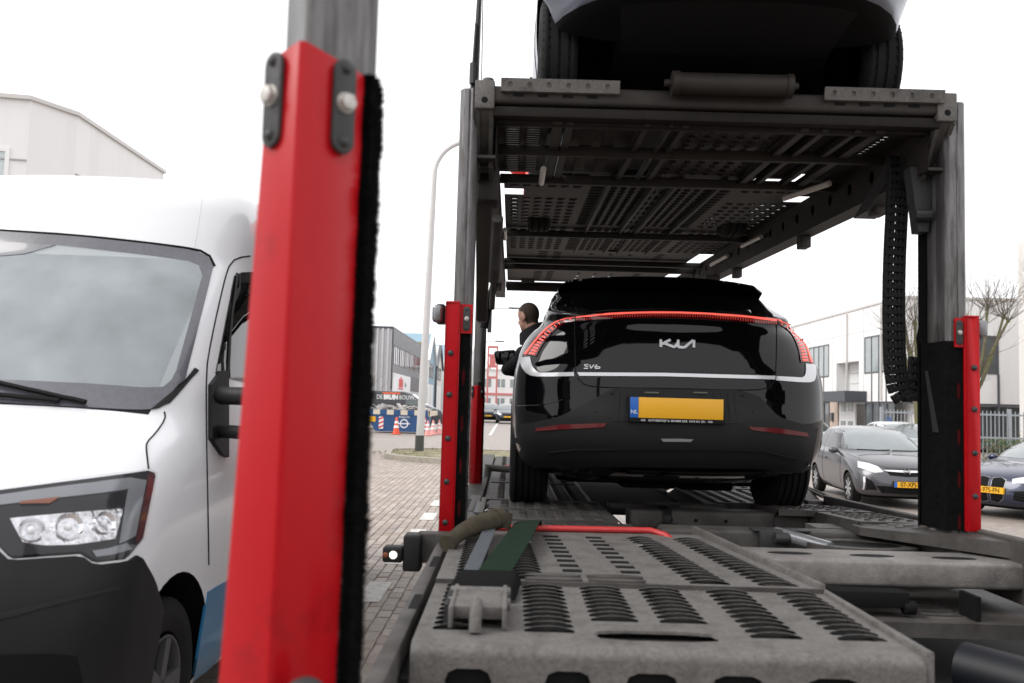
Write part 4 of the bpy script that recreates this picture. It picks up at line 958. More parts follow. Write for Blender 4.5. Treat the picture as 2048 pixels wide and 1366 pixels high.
# cross bars under the deck
def ubar(px0, py0, px1, py1):
    out = []
    for px, py in ((px0,py0),(px1,py1)):
        r = ray(px, py); t = (UZ0-US*UY0+US*CAMP.y-CAMP.z-.03)/(r.z-US*r.y); out.append(CAMP+r*t)
    return (out[0].y+out[1].y)/2
for (a, w) in ((ubar(1000,297,1740,320),.035),(ubar(1005,356,1650,374),.05),(ubar(1000,465,1460,477),.04),(ubar(985,522,1430,530),.06)):
    d = MB(); d.box((-1.062,a-w/2,uz(a)-.06),(1.062,a+w/2,uz(a)-.005)); d.build('deck_crossbar', 'galv_brown', TR, bevel=.006)
for y in (9.9, 11.95): d = MB(); d.box((-1.062,y-.04,uz(y)-.08),(1.062,y+.04,uz(y)-.0)); d.build('deck_crossbar', 'galv_brown', TR, bevel=.006)
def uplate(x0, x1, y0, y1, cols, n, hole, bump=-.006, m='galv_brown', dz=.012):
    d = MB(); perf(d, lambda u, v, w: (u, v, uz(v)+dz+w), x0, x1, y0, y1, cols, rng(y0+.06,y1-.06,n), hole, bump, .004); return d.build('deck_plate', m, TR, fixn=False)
# near bay
uplate(-1.08,-.80,4.31,5.55,[(-1.03,-.94),(-.92,-.83)],26,(.85,.4))
uplate(-.68,-.34,4.31,5.55,[(-.62,-.54),(-.50,-.42)],26,(.85,.4))
uplate(-.10,.44,4.31,5.55,[(-.07+.085*k,-.005+.085*k) for k in range(6)],12,(.6,.5))
uplate(.52,.80,4.31,5.55,[(.60,.68)],26,(.85,.4))
uplate(.86,1.08,4.25,5.62,[(.90,.98)],26,(.85,.4))
d = MB(); d.add([(-.42,4.31,uz(4.3)+.05),(1.0,4.31,uz(4.3)+.05),(1.0,5.55,uz(5.5)+.05),(-.42,5.55,uz(5.5)+.05)],[(0,1,2,3)]); d.build('deck_plate', 'galv_dark', TR)
for x, w in ((-.76,.05),(-.70,.04),(-.32,.03),(-.20,.02),(-.13,.03),(.46,.04),(.56,.03),(.83,.05),(.72,.03)):
    d = MB(); d.hexa([(x-w/2,4.3,uz(4.3)-.035),(x+w/2,4.3,uz(4.3)-.035),(x+w/2,5.6,uz(5.6)-.035),(x-w/2,5.6,uz(5.6)-.035),(x-w/2,4.3,uz(4.3)),(x+w/2,4.3,uz(4.3)),(x+w/2,5.6,uz(5.6)),(x-w/2,5.6,uz(5.6))]); d.build('stringer', 'galv_brown', TR)
# middle bay: runway left / right with gaps to the sky, honeycomb centre
for (y0, y1) in ((5.63,6.05),(6.24,7.47),(7.47,8.95)):
    uplate(-1.04,-.49,y0,y1,[(-1.0+.085*k,-.935+.085*k) for k in range(6)],max(3,int((y1-y0)/.14)),(.8,.26),-.008)
    uplate(.53,1.08,y0,y1,[(.56+.08*k,.62+.08*k) for k in range(6)],max(3,int((y1-y0)/.14)),(.8,.26),-.008)
uplate(-.90,-.49,6.05,6.24,[],1,(.5,.5)); uplate(.53,.94,6.05,6.24,[],1,(.5,.5))
for (y0, y1) in ((5.56,7.47),(7.47,8.95)):
    n_ = int((y1-y0)/.10); hf = .5 if y0 < 7 else .22
    uplate(-.49,-.345,y0,y1,[(-.46,-.36)],n_,(.85,hf*.8)); uplate(.375,.53,y0,y1,[(.40,.50)],n_,(.85,hf*.8))
    uplate(-.345,-.05,y0,y1,[(-.32+.065*k,-.265+.065*k) for k in range(4)],n_,(.85,hf)); uplate(.09,.375,y0,y1,[(.11+.065*k,.165+.065*k) for k in range(4)],n_,(.85,hf))
    uplate(-.05,.09,y0,y1,[(-.02,.02),(.03,.07)],n_//2,(.7,.45),dz=.03)
    for x in (-.345,-.05,.09,.375):
        d = MB(); d.hexa([(x-.012,y0,uz(y0)-.02),(x+.012,y0,uz(y0)-.02),(x+.012,y1,uz(y1)-.02),(x-.012,y1,uz(y1)-.02),(x-.012,y0,uz(y0)+.01),(x+.012,y0,uz(y0)+.01),(x+.012,y1,uz(y1)+.01),(x-.012,y1,uz(y1)+.01)]); d.build('stringer', 'galv_brown', TR)
# far bay
uplate(-1.04,-.3,8.95,11.9,[(-.72,-.6),(-.56,-.46)],20,(.8,.2)); uplate(-.3,.40,8.95,11.9,[(-.2,-.12),(0,.08),(.2,.28)],10,(.5,.2)); uplate(.40,.92,8.95,11.9,[(.5,.6)],20,(.8,.2))
d = MB(); d.box((-1.05,11.9,uz(11.9)-.12),(-.35,11.96,uz(11.9)-.05)); d.build('end_flap', 'galv_brown', TR)
# tubular work lamps under the deck
mat('tube_lamp', (.62,.57,.52), .35)
for (p, q) in (((-.80,5.16,2.885),(-.80,5.5,2.885)),((.92,5.25,2.87),(.76,5.62,2.86)),((1.03,7.1,2.90),(1.03,7.7,2.93)),((1.03,8.2,2.93),(1.03,8.9,2.95)),((-1.04,7.0,2.88),(-1.04,7.5,2.90))):
    d = MB(); d.cyl(p, q, .018, 12); d.build('tube_lamp', 'tube_lamp', TR, smooth=50)
# left lifting gear behind the post
d = MB(); d.box((-1.16,4.55,2.55),(-1.05,4.75,2.72)); d.hexa([(-1.17,5.2,1.98),(-1.11,5.2,1.98),(-1.11,5.3,1.98),(-1.17,5.3,1.98),(-1.17,4.6,2.6),(-1.08,4.6,2.6),(-1.08,4.75,2.6),(-1.17,4.75,2.6)]); lg = d.build('lift_arm', 'galv_brown', TR, bevel=.008)
d = MB(); d.cyl((-1.06,5.0,2.55),(-1.08,5.4,2.25), .035, 12); d.cyl((-1.08,5.4,2.25),(-1.09,5.6,2.1), .018, 10); d.build('hydraulic_ram', 'galv_dark', lg, smooth=50)
d = MB(); d.tube([(-1.10,5.5,2.4),(-1.08,5.6,2.25),(-1.12,5.7,2.1),(-1.14,5.7,1.98)], .025, 8); d.build('hose', 'blackmatt', lg)
d = MB(); d.cyl((-1.2,6.9,1.66),(-1.2,6.9,2.2), .03, 12); d.box((-1.24,6.86,2.14),(-1.14,6.94,2.2)); d.box((-1.15,6.86,2.05),(-1.12,6.94,2.3)); d.build('lift_cylinder', 'steel_pole', TR, smooth=40)
d = MB(); d.hexa([(1.06,5.05,2.66),(1.19,5.05,2.66),(1.19,5.25,2.66),(1.06,5.25,2.66),(1.06,4.5,2.86),(1.19,4.5,2.86),(1.19,4.8,2.86),(1.06,4.8,2.86)]); d.hexa([(1.07,4.42,2.42),(1.12,4.42,2.42),(1.12,4.5,2.42),(1.07,4.5,2.42),(1.03,4.42,2.75),(1.15,4.42,2.75),(1.15,4.5,2.75),(1.03,4.5,2.75)]); d.cyl((1.04,4.40,2.50),(1.12,4.40,2.50), .03, 10); d.build('lift_bracket', 'cast_dark', TR)
d = MB(); d.box((.98,8.9,2.5),(1.12,9.3,2.85)); d.cyl((1.0,9.0,2.1),(1.0,9.0,2.6), .04, 10); d.box((.95,8.95,2.0),(1.06,9.05,2.25)); d.build('lift_bracket', 'galv_dark', TR)
# mast rod with stay cables at the top left
d = MB(); d.tube([(-1.19,4.55,2.95),(-1.196,4.6,3.17),(-1.187,4.6,3.45),(-1.175,4.6,3.9)], [.022,.02,.014,.012], 8); d.tube([(-1.205,4.58,3.18),(-1.193,4.58,3.5)], .008, 6); d.cyl((-1.2,4.57,3.17),(-1.2,4.57,3.28), .02, 8); d.build('stay_rod', 'cast_dark', TR, smooth=40)
d = MB(); d.tube([(-1.15,4.5,3.0),(-1.165,4.6,3.8)], .003, 5); d.tube([(-1.17,4.5,3.0),(-1.17,4.6,3.8)], .003, 5); d.build('stay_cable', 'galv', TR)
# ---- drag chain (cable carrier) on the right -----------------------------------------
path = smoothpl([(1.058,4.62,2.86),(1.05,4.62,2.6),(1.036,4.62,2.35),(1.03,4.62,2.1),(1.032,4.62,1.9),(1.035,4.62,1.74),(1.06,4.62,1.60),(1.12,4.62,1.565),(1.16,4.62,1.66),(1.165,4.62,1.8)], 2)
pts = resample(path, 36); w = .046
CH = MB(); ch = CH.build('cable_chain', 'black_plastic', TR) if False else link('cable_chain', None, TR)
L_ = (pts[1]-pts[0]).length
lk = MB()
for s in (-1,1): lk.box((s*w-.009,-.016,-.0*L_),(s*w+.009,.016,L_*1.04))
lk.box((-w,-.02,L_*.10),(w,-.012,L_*.56)); lk.box((-w,.012,L_*.4),(w,.018,L_*.98)); lk.box((-w*.9,-.008,0),(-w*.08,-.004,L_)); lk.box((w*.10,-.008,0),(w*.9,-.004,L_)); lk.cyl((-w*.45,0,0),(-w*.45,0,L_), .014, 8); lk.cyl((w*.15,0,0),(w*.15,0,L_), .012, 8); lk.cyl((w*.62,0,0),(w*.62,0,L_), .013, 8)
lme = lk.mesh('chain_link', 'black_plastic', bevel=.003, seg=1)
for i in range(len(pts)-1):
    dv = (pts[i+1]-pts[i]).normalized(); yv = V((0,-1,0)); xv = yv.cross(dv).normalized()*-1; 
    # the chain runs in a plane seen face-on: width axis turns from x (hanging) to depth at the loop
    o = link('chain_link', lme, ch); wx = V((1,0,0)) if abs(dv.z) > .55 else V((.6,.8,0)).normalized()
    wx = (wx - dv*wx.dot(dv)).normalized(); fy = dv.cross(wx)
    o.matrix_local = Matrix(((wx.x,fy.x,dv.x,pts[i].x),(wx.y,fy.y,dv.y,pts[i].y),(wx.z,fy.z,dv.z,pts[i].z),(0,0,0,1)))
d = MB(); d.tube([(1.17,4.6,1.65),(1.15,4.6,1.9),(1.16,4.58,2.0),(1.19,4.56,2.02),(1.2,4.54,1.9)], .012, 8); d.tube([(1.185,4.6,1.65),(1.17,4.6,1.88),(1.18,4.58,1.96),(1.2,4.56,1.97)], .010, 8); d.build('hose', 'blackmatt', TR, smooth=60)
# ---- things lying on the deck ---------------------------------------------------------
ST = thing('ratchet_strap', 'dirty green and grey ratchet strap with buckle on the left deck plate', 'strap', (-1.0,3.2,.9))
def band(top, wdt, m, name, par, t=.004):
    d = MB(); n = len(top); vs = []
    for i, (c, a) in enumerate(top):
        c, a = V(c), V(a).normalized(); vs += [c-a*wdt/2, c+a*wdt/2, c+a*wdt/2-V((0,0,t)), c-a*wdt/2-V((0,0,t))]
    d.add(vs, [(i*4+k,i*4+(k+1)%4,(i+1)*4+(k+1)%4,(i+1)*4+k) for i in range(n-1) for k in range(4)]+[(0,1,2,3),(4*n-4,4*n-3,4*n-2,4*n-1)])
    o = d.build(name, m, par, smooth=40); o.location = -par.location; return o
ax = (1,.1,0)
band([((-1.02,2.98,.90),ax),((-1.0,3.06,.925),ax),((-.955,3.3,.955),ax),((-.905,3.7,.965),(1,.05,.05)),((-.865,4.1,.965),(1,0,.08)),((-.85,4.28,.95),(1,0,.1)),((-.845,4.35,.91),(1,0,.1))], .115, 'strap_green', 'webbing', ST)
band([((-1.075,3.12,.925),(1,0,0)),((-1.06,3.4,.935),(1,0,0)),((-1.04,3.8,.945),(1,0,0)),((-1.03,4.15,.95),(1,0,0))], .055, 'strap_blue', 'webbing', ST)
d = MB(); d.hexa([(-1.15,2.80,.893),(-.92,2.80,.893),(-.90,3.02,.905),(-1.13,3.01,.905),(-1.13,2.83,.925),(-.94,2.83,.925),(-.92,3.03,.945),(-1.11,3.02,.945)]); wl(d, 'strap_pocket', 'brush', ST, bevel=.008)
d = MB(); d.box((-1.11,2.47,.885),(-1.097,2.78,.945)); d.box((-.963,2.47,.885),(-.95,2.78,.945)); d.box((-1.11,2.50,.905),(-.95,2.76,.94)); d.cyl((-1.12,2.60,.925),(-.94,2.60,.925), .018, 12); d.cyl((-1.12,2.72,.93),(-.94,2.72,.93), .02, 12); bk = wl(d, 'ratchet_buckle', 'galv', ST, bevel=.004)
d = MB(); d.tube([(-1.035,2.52,.945),(-1.035,2.475,.94),(-1.035,2.445,.915),(-1.035,2.44,.885)], .017, 10); o = wl(d, 'handle', 'galv', bk, smooth=60); o.location = (0,0,0)
d = MB()
for k in range(8): d.box((-1.125,2.52+.03*k,.89),(-1.112,2.535+.03*k,.94))
o = wl(d, 'ratchet_teeth', 'cast_dark', bk); o.location = (0,0,0)
SL = thing('strap_sleeve', 'dirty brown rolled strap sleeve lying across the deck edge', 'sleeve', (-1.1,3.9,.93))
d = MB(); d.tube([(-1.19,3.74,.925),(-1.15,3.82,.95),(-1.10,3.92,.965),(-1.03,4.02,.975),(-.975,4.06,.99)], [.030,.034,.042,.045,.043], 12); wl(d, 'sleeve', 'strap_dirty', SL, smooth=60)
d = MB(); d.tube([(-1.20,3.71,.918),(-1.185,3.75,.925)], .036, 12); wl(d, 'end_ring', 'strap_dirty', SL, smooth=60)
d = MB(); d.tube([(-1.01,4.03,.98),(-.995,4.05,.985)], .047, 12); wl(d, 'end_ring', 'strap_dirty', SL, smooth=60)
d = MB(); d.tube([(-.97,4.05,.94),(-.96,4.06,1.01)], .03, 10); wl(d, 'strap_end', 'strap_dirty', SL, smooth=60)
# ================================================================== VEHICLES
mat('silver', (.55,.56,.58), .28, .5, coat=.5)
mat('silver_shaded', (.07,.077,.10), .3, .3, coat=.2)  # silver car's paint, darkened to carry the shade underneath
mat('grey_car', (.075,.074,.082), .28, .45, coat=.6)
mat('blue_car', (.016,.022,.052), .25, .3, coat=.6)
mat('white_car', (.66,.67,.68), .25, coat=.3)
mat('dark_car', (.02,.024,.034), .25, .2, coat=.5)
mat('glass_car', (.16,.18,.185), .04, coat=.4, var=.25, vs=1.2)
mat('headlamp', (.62,.63,.65), .12, .3, coat=.8, var=.25, vs=18)
mat('under_black', (.004,.004,.004), .8, var=.3, vs=4, spec=.12)
def fr(a, b): return V((a,-2,b)), V((0,1,0))
def rr_(a, b): return V((a,9,b)), V((0,-1,0))
def sd(s): return lambda a, b: (V((s*3,a,b)), V((-s,0,0)))
def arches(cs, r, xin, xout):
    out = []
    for (y, z) in cs:
        for s in (-1,1):
            c = MB(); c.cyl((s*xin,y,z),(s*xout,y,z), r, 40); out.append((c, 'under_black'))
    return out
def pxline(name, pts, body, r, m, par, off=.001, n=24, sm=1):
    last = [None]; P = []
    for q in resample(smoothpl([(*p,0) for p in pts], sm), n):
        p, nn = hit(body['bvh'], body['inv'], q.x, q.y, last); P.append(p+nn*off)
    d = MB(); d.tube(P, r, 5); return d.build(name, m, par, smooth=60)
def lline(name, pts, body, proj, r, m, par, off=.0, n=20):
    P = []
    for q in resample(smoothpl([(*p,0) for p in pts], 1), n):
        o, dd = proj(q.x, q.y); h = body['bvh'].ray_cast(o, dd)
        if h[0] is None: continue
        P.append(h[0]+h[1]*off)
    d = MB(); d.tube(P, r, 4); return d.build(name, m, par, smooth=60)
def two_tone(me, z, mi):
    for p in me.polygons:
        if p.center.z < z: p.material_index = mi
# ------------------------------------------------------------------ black electric car on the lower deck
EV = thing('black_car', 'black electric crossover with glowing red light bar backed onto the lower deck', 'car', (0,5.0,.845))
lv = [(.20,.50,.74,.5,2.6,4.25,.5,2.6,.72),(.29,.14,.86,.55,2.8,4.5,.6,2.6,.84),(.42,.03,.925,.55,2.9,4.62,.7,2.6,.91),(.58,.0,.94,.55,2.9,4.65,.7,2.6,.93),(.70,.03,.945,.52,2.9,4.6,.7,2.6,.93),
      (.84,.05,.935,.48,2.8,4.5,.8,2.5,.91),(.95,.09,.912,.48,2.7,4.25,.9,2.5,.88),(1.04,.125,.878,.5,2.7,3.75,.9,2.4,.84),(1.10,.15,.838,.52,2.8,3.6,.9,2.4,.80),(1.16,.17,.782,.54,2.8,3.45,.9,2.4,.76),(1.205,.21,.75,.42,3.4,3.3,.9,2.4,.74),
      (1.24,.33,.745,.34,4.0,3.2,.9,2.4,.70),(1.32,.55,.71,.34,4.0,3.05,.9,2.4,.64),(1.42,.80,.662,.36,4.0,2.9,.9,2.4,.56),(1.49,1.2,.50,.8,2.4,2.8,.8,2.4,.48),(1.53,1.6,.38,.5,2.3,2.65,.5,2.3,.36),(1.545,2.0,.22,.15,2.2,2.4,.15,2.2,.2)]
eb_ = ring_body(lv, 4); me = eb_.mesh('body', 'black_gloss')
me = boolean_cut(me, arches(((.95,.36),(3.84,.36)), .415, .55, 1.3), None)
for p in me.polygons: p.use_smooth = True
me.set_sharp_from_angle(angle=radians(35)); evb = link('body', me, EV); B = bodyinfo(me, EV)
for (y) in (.95,3.84):
    for s in (-1,1): wheel(EV, (s*.825,y,.36), .36, .245, s, .70, 'alloy', 10, 5)
patch('rear_window', [(1136,590),(1220,580),(1331,576),(1440,581),(1514,596)], [(1157,626),(1226,620),(1331,617),(1437,622),(1546,633)], B, 'glass_dark', .004, .012, 24, 5, EV)
patch('bumper_cladding', [(1026,852),(1075,843),(1120,833),(1166,811),(1222,779),(1233,776),(1482,781),(1518,793),(1556,834),(1600,847),(1634,856)], [(1040,935),(1150,931),(1331,934),(1500,936),(1618,946)], B, 'grey_plastic', .007, .015, 44, 14, EV)
patch('tailgate_panel', [(1164,700),(1331,697),(1545,706)], [(1160,742),(1331,743),(1550,749)], B, 'black_gloss', .0015, .004, 20, 4, EV)
rec = patch('plate_recess', [(1231,781),(1354,783),(1474,785)], [(1224,842),(1354,846),(1484,847)], B, 'black_plastic', .0095, .02, 20, 5, EV)
patch('light_bar', [(1152,631),(1226,625.5),(1331,623),(1437,627),(1553,637.5)], [(1152,643.5),(1226,637),(1331,635),(1437,640),(1553,650)], B, 'lens_red', .006, .015, 40, 3, EV, sm=1)
patch('led_line', [(1153,632.8),(1226,627.3),(1331,625),(1437,629),(1552,639)], [(1153,635),(1226,629.8),(1331,627.6),(1437,631.4),(1552,641.5)], B, 'led_red', .009, .003, 40, 2, EV, sm=1)
# tail lamps: lens, line and each light segment
def lampside(O, I, nseg, name):
    ln = patch(name, O, I, B, 'lens_red', .006, .015, 26, 4, EV, sm=1)
    O2 = [V((*a,0)).lerp(V((*b,0)), .12) for a, b in zip(O, I)]; O3 = [V((*a,0)).lerp(V((*b,0)), .25) for a, b in zip(O, I)]
    patch('led_line', [p[:2] for p in O2], [p[:2] for p in O3], B, 'led_red', .010, .004, 26, 2, ln, sm=1)
    A_ = resample(smoothpl([V((*a,0)).lerp(V((*b,0)), .44) for a, b in zip(O, I)], 1), 200); C_ = resample(smoothpl([V((*a,0)).lerp(V((*b,0)), .86) for a, b in zip(O, I)], 1), 200)
    for k in range(nseg):
        t = ((k+.35)/nseg)**.72; e = .006+.009*t
        i0, i1 = int(199*max(t-e,0)), int(199*min(t+e,1))
        if i1 <= i0: i1 = i0+1
        if i1 > 199: i0, i1 = 197, 199
        patch('light_segment', [A_[i0][:2],A_[i1][:2]], [C_[i0][:2],C_[i1][:2]], B, 'led_red', .010, .004, 2, 2, ln, smooth=False)
    return ln
lampside([(1150,632),(1127.6,636),(1103,648),(1082,665),(1064,687),(1047,709)], [(1150,643),(1131,646),(1113.5,657),(1096,676),(1084,692),(1073,713)], 14, 'tail_lamp')
lampside([(1554.5,638),(1574,644.5),(1591.4,658),(1605.5,676),(1616,697),(1626,726)], [(1554.5,649),(1570,655),(1582.6,667.5),(1591.4,685),(1597,702),(1601,725)], 13, 'tail_lamp')
tk = []       # fine comb of the centre bar (too small to pick apart): one part
T_ = resample(smoothpl([(1155,637.5,0),(1226,632,0),(1331,630,0),(1437,634,0),(1550,644,0)],1), 80); U_ = resample(smoothpl([(1155,641.5,0),(1226,635.6,0),(1331,633.6,0),(1437,638,0),(1550,648,0)],1), 80)
d = MB(); last = [None]
for k in range(80):
    P = []
    for q in (T_[k]-V((.6,0,0)), T_[k]+V((.6,0,0)), U_[k]+V((.6,0,0)), U_[k]-V((.6,0,0))):
        p, nn = hit(B['bvh'], B['inv'], q.x, q.y, last); P.append(p+nn*.0095)
    d.add(P, [(0,1,2,3)])
o = d.build('light_comb', 'led_dim', EV, weld=False); o['kind'] = 'stuff'
# bright trim: centre strip and the two hooks
patch('trim_strip', [(1155,745.5),(1331,746.5),(1550,752.5)], [(1159,752.2),(1331,753),(1549,759.4)], B, 'satin_silver', .008, .012, 30, 2, EV)
patch('trim_strip', [(1148,745),(1090,746),(1076,745),(1066,735),(1061,714)], [(1149,752.5),(1080,754),(1058,751),(1045,737),(1040,716)], B, 'satin_silver', .007, .012, 24, 3, EV, sm=1)
patch('trim_strip', [(1552,753),(1592,755),(1606,756),(1611,746),(1610,728)], [(1551,761),(1600,765),(1624,765),(1631,756),(1630,730)], B, 'satin_silver', .007, .012, 24, 3, EV, sm=1)
for (tp, bt, nm) in (([(1074,856),(1120,849),(1214,846)], [(1074,862),(1120,858.5),(1207,854)], 'rear_reflector'), ([(1495,853),(1556,856),(1612,865)], [(1503,860),(1556,866),(1615,873)], 'rear_reflector')):
    patch(nm, tp, bt, B, 'lens_red_dull', .012, .012, 14, 3, EV)
patch('lower_insert', [(1321,877),(1354,876.5),(1386,878)], [(1326,882.5),(1354,882.5),(1380,883)], B, 'satin_silver', .012, .01, 8, 2, EV)
patch('diffuser_edge', [(1100,902),(1150,897),(1331,896),(1520,899),(1590,915)], [(1100,905),(1150,900),(1331,899),(1520,902),(1590,918)], B, 'black_plastic', .016, .014, 30, 2, EV)
pxline('seam', [(1149,632),(1150,690),(1151,745)], B, .003, 'blackmatt', EV, .001)
pxline('seam', [(1553,640),(1553,700),(1551,752)], B, .003, 'blackmatt', EV, .001)
pxline('seam', [(1155,756),(1170,772),(1230,776),(1354,777),(1480,781),(1540,778),(1549,762)], B, .0035, 'blackmatt', EV, .001)
pxline('bumper_crease', [(1035,812),(1090,810),(1140,795)], B, .002, 'black_gloss', EV, .001)
for px, py in ((1191,822),(1224,788),(1484,792),(1508,822)):
    h_, nn = hit(B['bvh'], B['inv'], px, py, [None]); d = MB(); d.lathe([(.013 if py > 800 else .007,.006),(.012 if py > 800 else .006,.0095),(.0005,.0098)], h_, nn, 14); d.build('parking_sensor', 'grey_plastic' if py > 800 else 'blackmatt', EV, smooth=60)
for k in range(18):      # ribs beside and under the plate
    if 4 <= k <= 13: continue
    u = (k+.5)/18; pxline('recess_rib', [(lerp(1234,1474,u),785),(lerp(1228,1480,u),842)], B, .003, 'black_plastic', rec, .010, 4, 0)
mat('drl0', (.10,.10,.08), .3)
# licence plate in its frame
pc = atY(1354, 817, 4.965) - EV.location; W_, H_ = .262, .059
d = MB(); d.box((pc.x-W_-.006,pc.y,pc.z-H_-.022),(pc.x+W_+.006,pc.y+.05,pc.z+H_+.004)); lp = d.build('licence_plate', 'black_plastic', EV, bevel=.004)
d = MB(); d.box((pc.x-W_+.048,pc.y-.004,pc.z-H_+.002),(pc.x+W_-.004,pc.y+.002,pc.z+H_-.002)); d.build('plate_face', 'plate_yellow', lp, bevel=.0015)
d = MB(); d.box((pc.x-W_+.001,pc.y-.004,pc.z-H_+.002),(pc.x-W_+.047,pc.y+.002,pc.z+H_-.002)); d.build('country_band', 'plate_blue', lp, bevel=.0015)
text_mesh('NL', .032, 'plate_letters', 'white_paint', lp, frame((pc.x-W_+.0235,pc.y-.005,pc.z-.025),(1,0,0),(0,0,1)), .0006)
text_mesh('KIA   AUTOBEDRIJF G. BRABER EDE  ☎ 0318 651 291   KIA'.replace('☎ ',''), .0165, 'frame_letters', 'white_paint', lp, frame((pc.x,pc.y-.001,pc.z-H_-.011),(1,0,0),(0,0,1)), .0006)
for px in (1303,1400):
    q = atY(px, 786, 5.03)-EV.location; d = MB(); d.box((q.x-.04,q.y-.01,q.z-.004),(q.x+.04,q.y+.02,q.z+.006)); d.build('plate_lamp', 'drl0', EV, bevel=.002)
# emblem and model lettering standing proud of the tailgate
def strokes(name, segs, px0, py0, px1, py1, w, m, slope=0.):
    d = MB(); last = [None]
    for (ax_, ay, bx, by) in segs:
        P = []
        a, b = V((ax_,ay,0)), V((bx,by,0)); dr = V((b.x-a.x,(b.y-a.y)*(py1-py0)/(px1-px0),0)); nn_ = V((-dr.y,dr.x,0)).normalized()*w
        for q, s in ((a,1),(b,1),(b,-1),(a,-1)):
            X_ = lerp(px0,px1,q.x)+nn_.x*s; Y_ = lerp(py1,py0,q.y)-nn_.y*s+slope*(X_-px0); P.append((X_,Y_))
        top, bot = [], []
        for x, y in P: p, nn = hit(B['bvh'], B['inv'], x, y, last); top.append(p+nn*.008); bot.append(p+nn*.001)
        d.add(top+bot, [(0,1,2,3),(0,1,5,4),(1,2,6,5),(2,3,7,6),(3,0,4,7)])
    return d.build(name, m, EV, weld=False)
strokes('emblem', [(.02,0,.02,1),(.04,.38,.30,1),(.12,.5,.42,0),(.42,0,.50,.55),(.52,1,.52,0),(.52,.05,.70,.0),(.70,0,.955,1),(.975,1,.975,0)], 1320, 680, 1389, 695, 2.5, 'satin_silver', .02)
strokes('model_badge', [(.02,.95,.28,.95),(.1,.5,.26,.5),(.0,.05,.26,.05),(.02,.95,.10,.5),(.36,.98,.42,.05),(.42,.05,.62,.98),(.80,.98,.66,.4),(.66,.4,.70,.05),(.70,.05,.94,.05),(.94,.05,.98,.42),(.98,.42,.70,.45)], 1168, 730, 1201, 738, .9, 'satin_silver', .01)
# roof spoiler, shark fin, side glass, mirrors
d = MB(); n = 21; sec = []
for k in range(n):
    u = -1+2*k/(n-1); x = .67*u; y = .62+.16*abs(u)**2.6; z = 1.49-.03*abs(u)**2.2
    y2 = y+.42; z2 = 1.535-.06*abs(u)**2
    if abs(u) > .97: z -= .03
    sec.append([(x,y,z-.012),(x,y+.01,z),(x*.95,y2,z2),(x*.95,y2,z2-.12),(x*.985,y+.05,z-.05)])
d.add([p for s in sec for p in s], [(i*5+k,i*5+(k+1)%5,(i+1)*5+(k+1)%5,(i+1)*5+k) for i in range(n-1) for k in range(5)]+[tuple(range(5)),tuple((n-1)*5+k for k in range(5))]); d.build('roof_spoiler', 'black_gloss', EV, smooth=35)
d = MB(); d.hexa([(-.05-.02,1.5,1.52),(-.05+.02,1.5,1.52),(-.05+.03,1.75,1.52),(-.05-.03,1.75,1.52),(-.052,1.5,1.62),(-.048,1.5,1.62),(-.045,1.65,1.56),(-.055,1.65,1.56)]); d.build('roof_fin', 'black_gloss', EV)
for s in (-1,1):
    patch('side_window', [(1.35,1.36),(1.9,1.45),(2.6,1.44)], [(1.2,1.16),(1.9,1.13),(2.75,1.1)], B, 'glass_dark', .004, .01, 14, 6, EV, proj=sd(s))
    patch('quarter_window', [(.90,1.34),(1.1,1.40),(1.28,1.36)], [(.85,1.22),(1.0,1.19),(1.15,1.17)], B, 'glass_car', .004, .01, 8, 5, EV, proj=sd(s))
    patch('window_trim', [(.75,1.235),(1.2,1.152),(2.75,1.09)], [(.75,1.222),(1.2,1.138),(2.75,1.075)], B, 'chrome', .006, .006, 20, 2, EV, proj=sd(s))
    d = MB(); c = V((s*1.01,2.32,1.04)); d.hexa([c+V(p) for p in ((-.085*s,-.05,-.075),(.075*s,-.04,-.07),(.06*s,.10,-.06),(-.08*s,.12,-.06),(-.085*s,-.05,.06),(.10*s,-.03,.045),(.07*s,.10,.03),(-.08*s,.12,.05))]); mr = d.build('door_mirror', 'black_gloss', EV, bevel=.02, seg=3)
    d = MB(); d.box((min(s*.86,s*.95),2.36,.98),(max(s*.86,s*.95),2.44,1.02)); d.build('mirror_arm', 'black_plastic', mr)
d = MB(); d.box((-.6,.7,.17),(.6,4.0,.24)); d.box((-.25,.62,.15),(.1,1.2,.2)); d.box((.15,.8,.13),(.5,1.1,.2)); d.box((-.62,1.3,.13),(-.1,1.6,.2)); d.build('underbody', 'under_black', EV, bevel=.02)
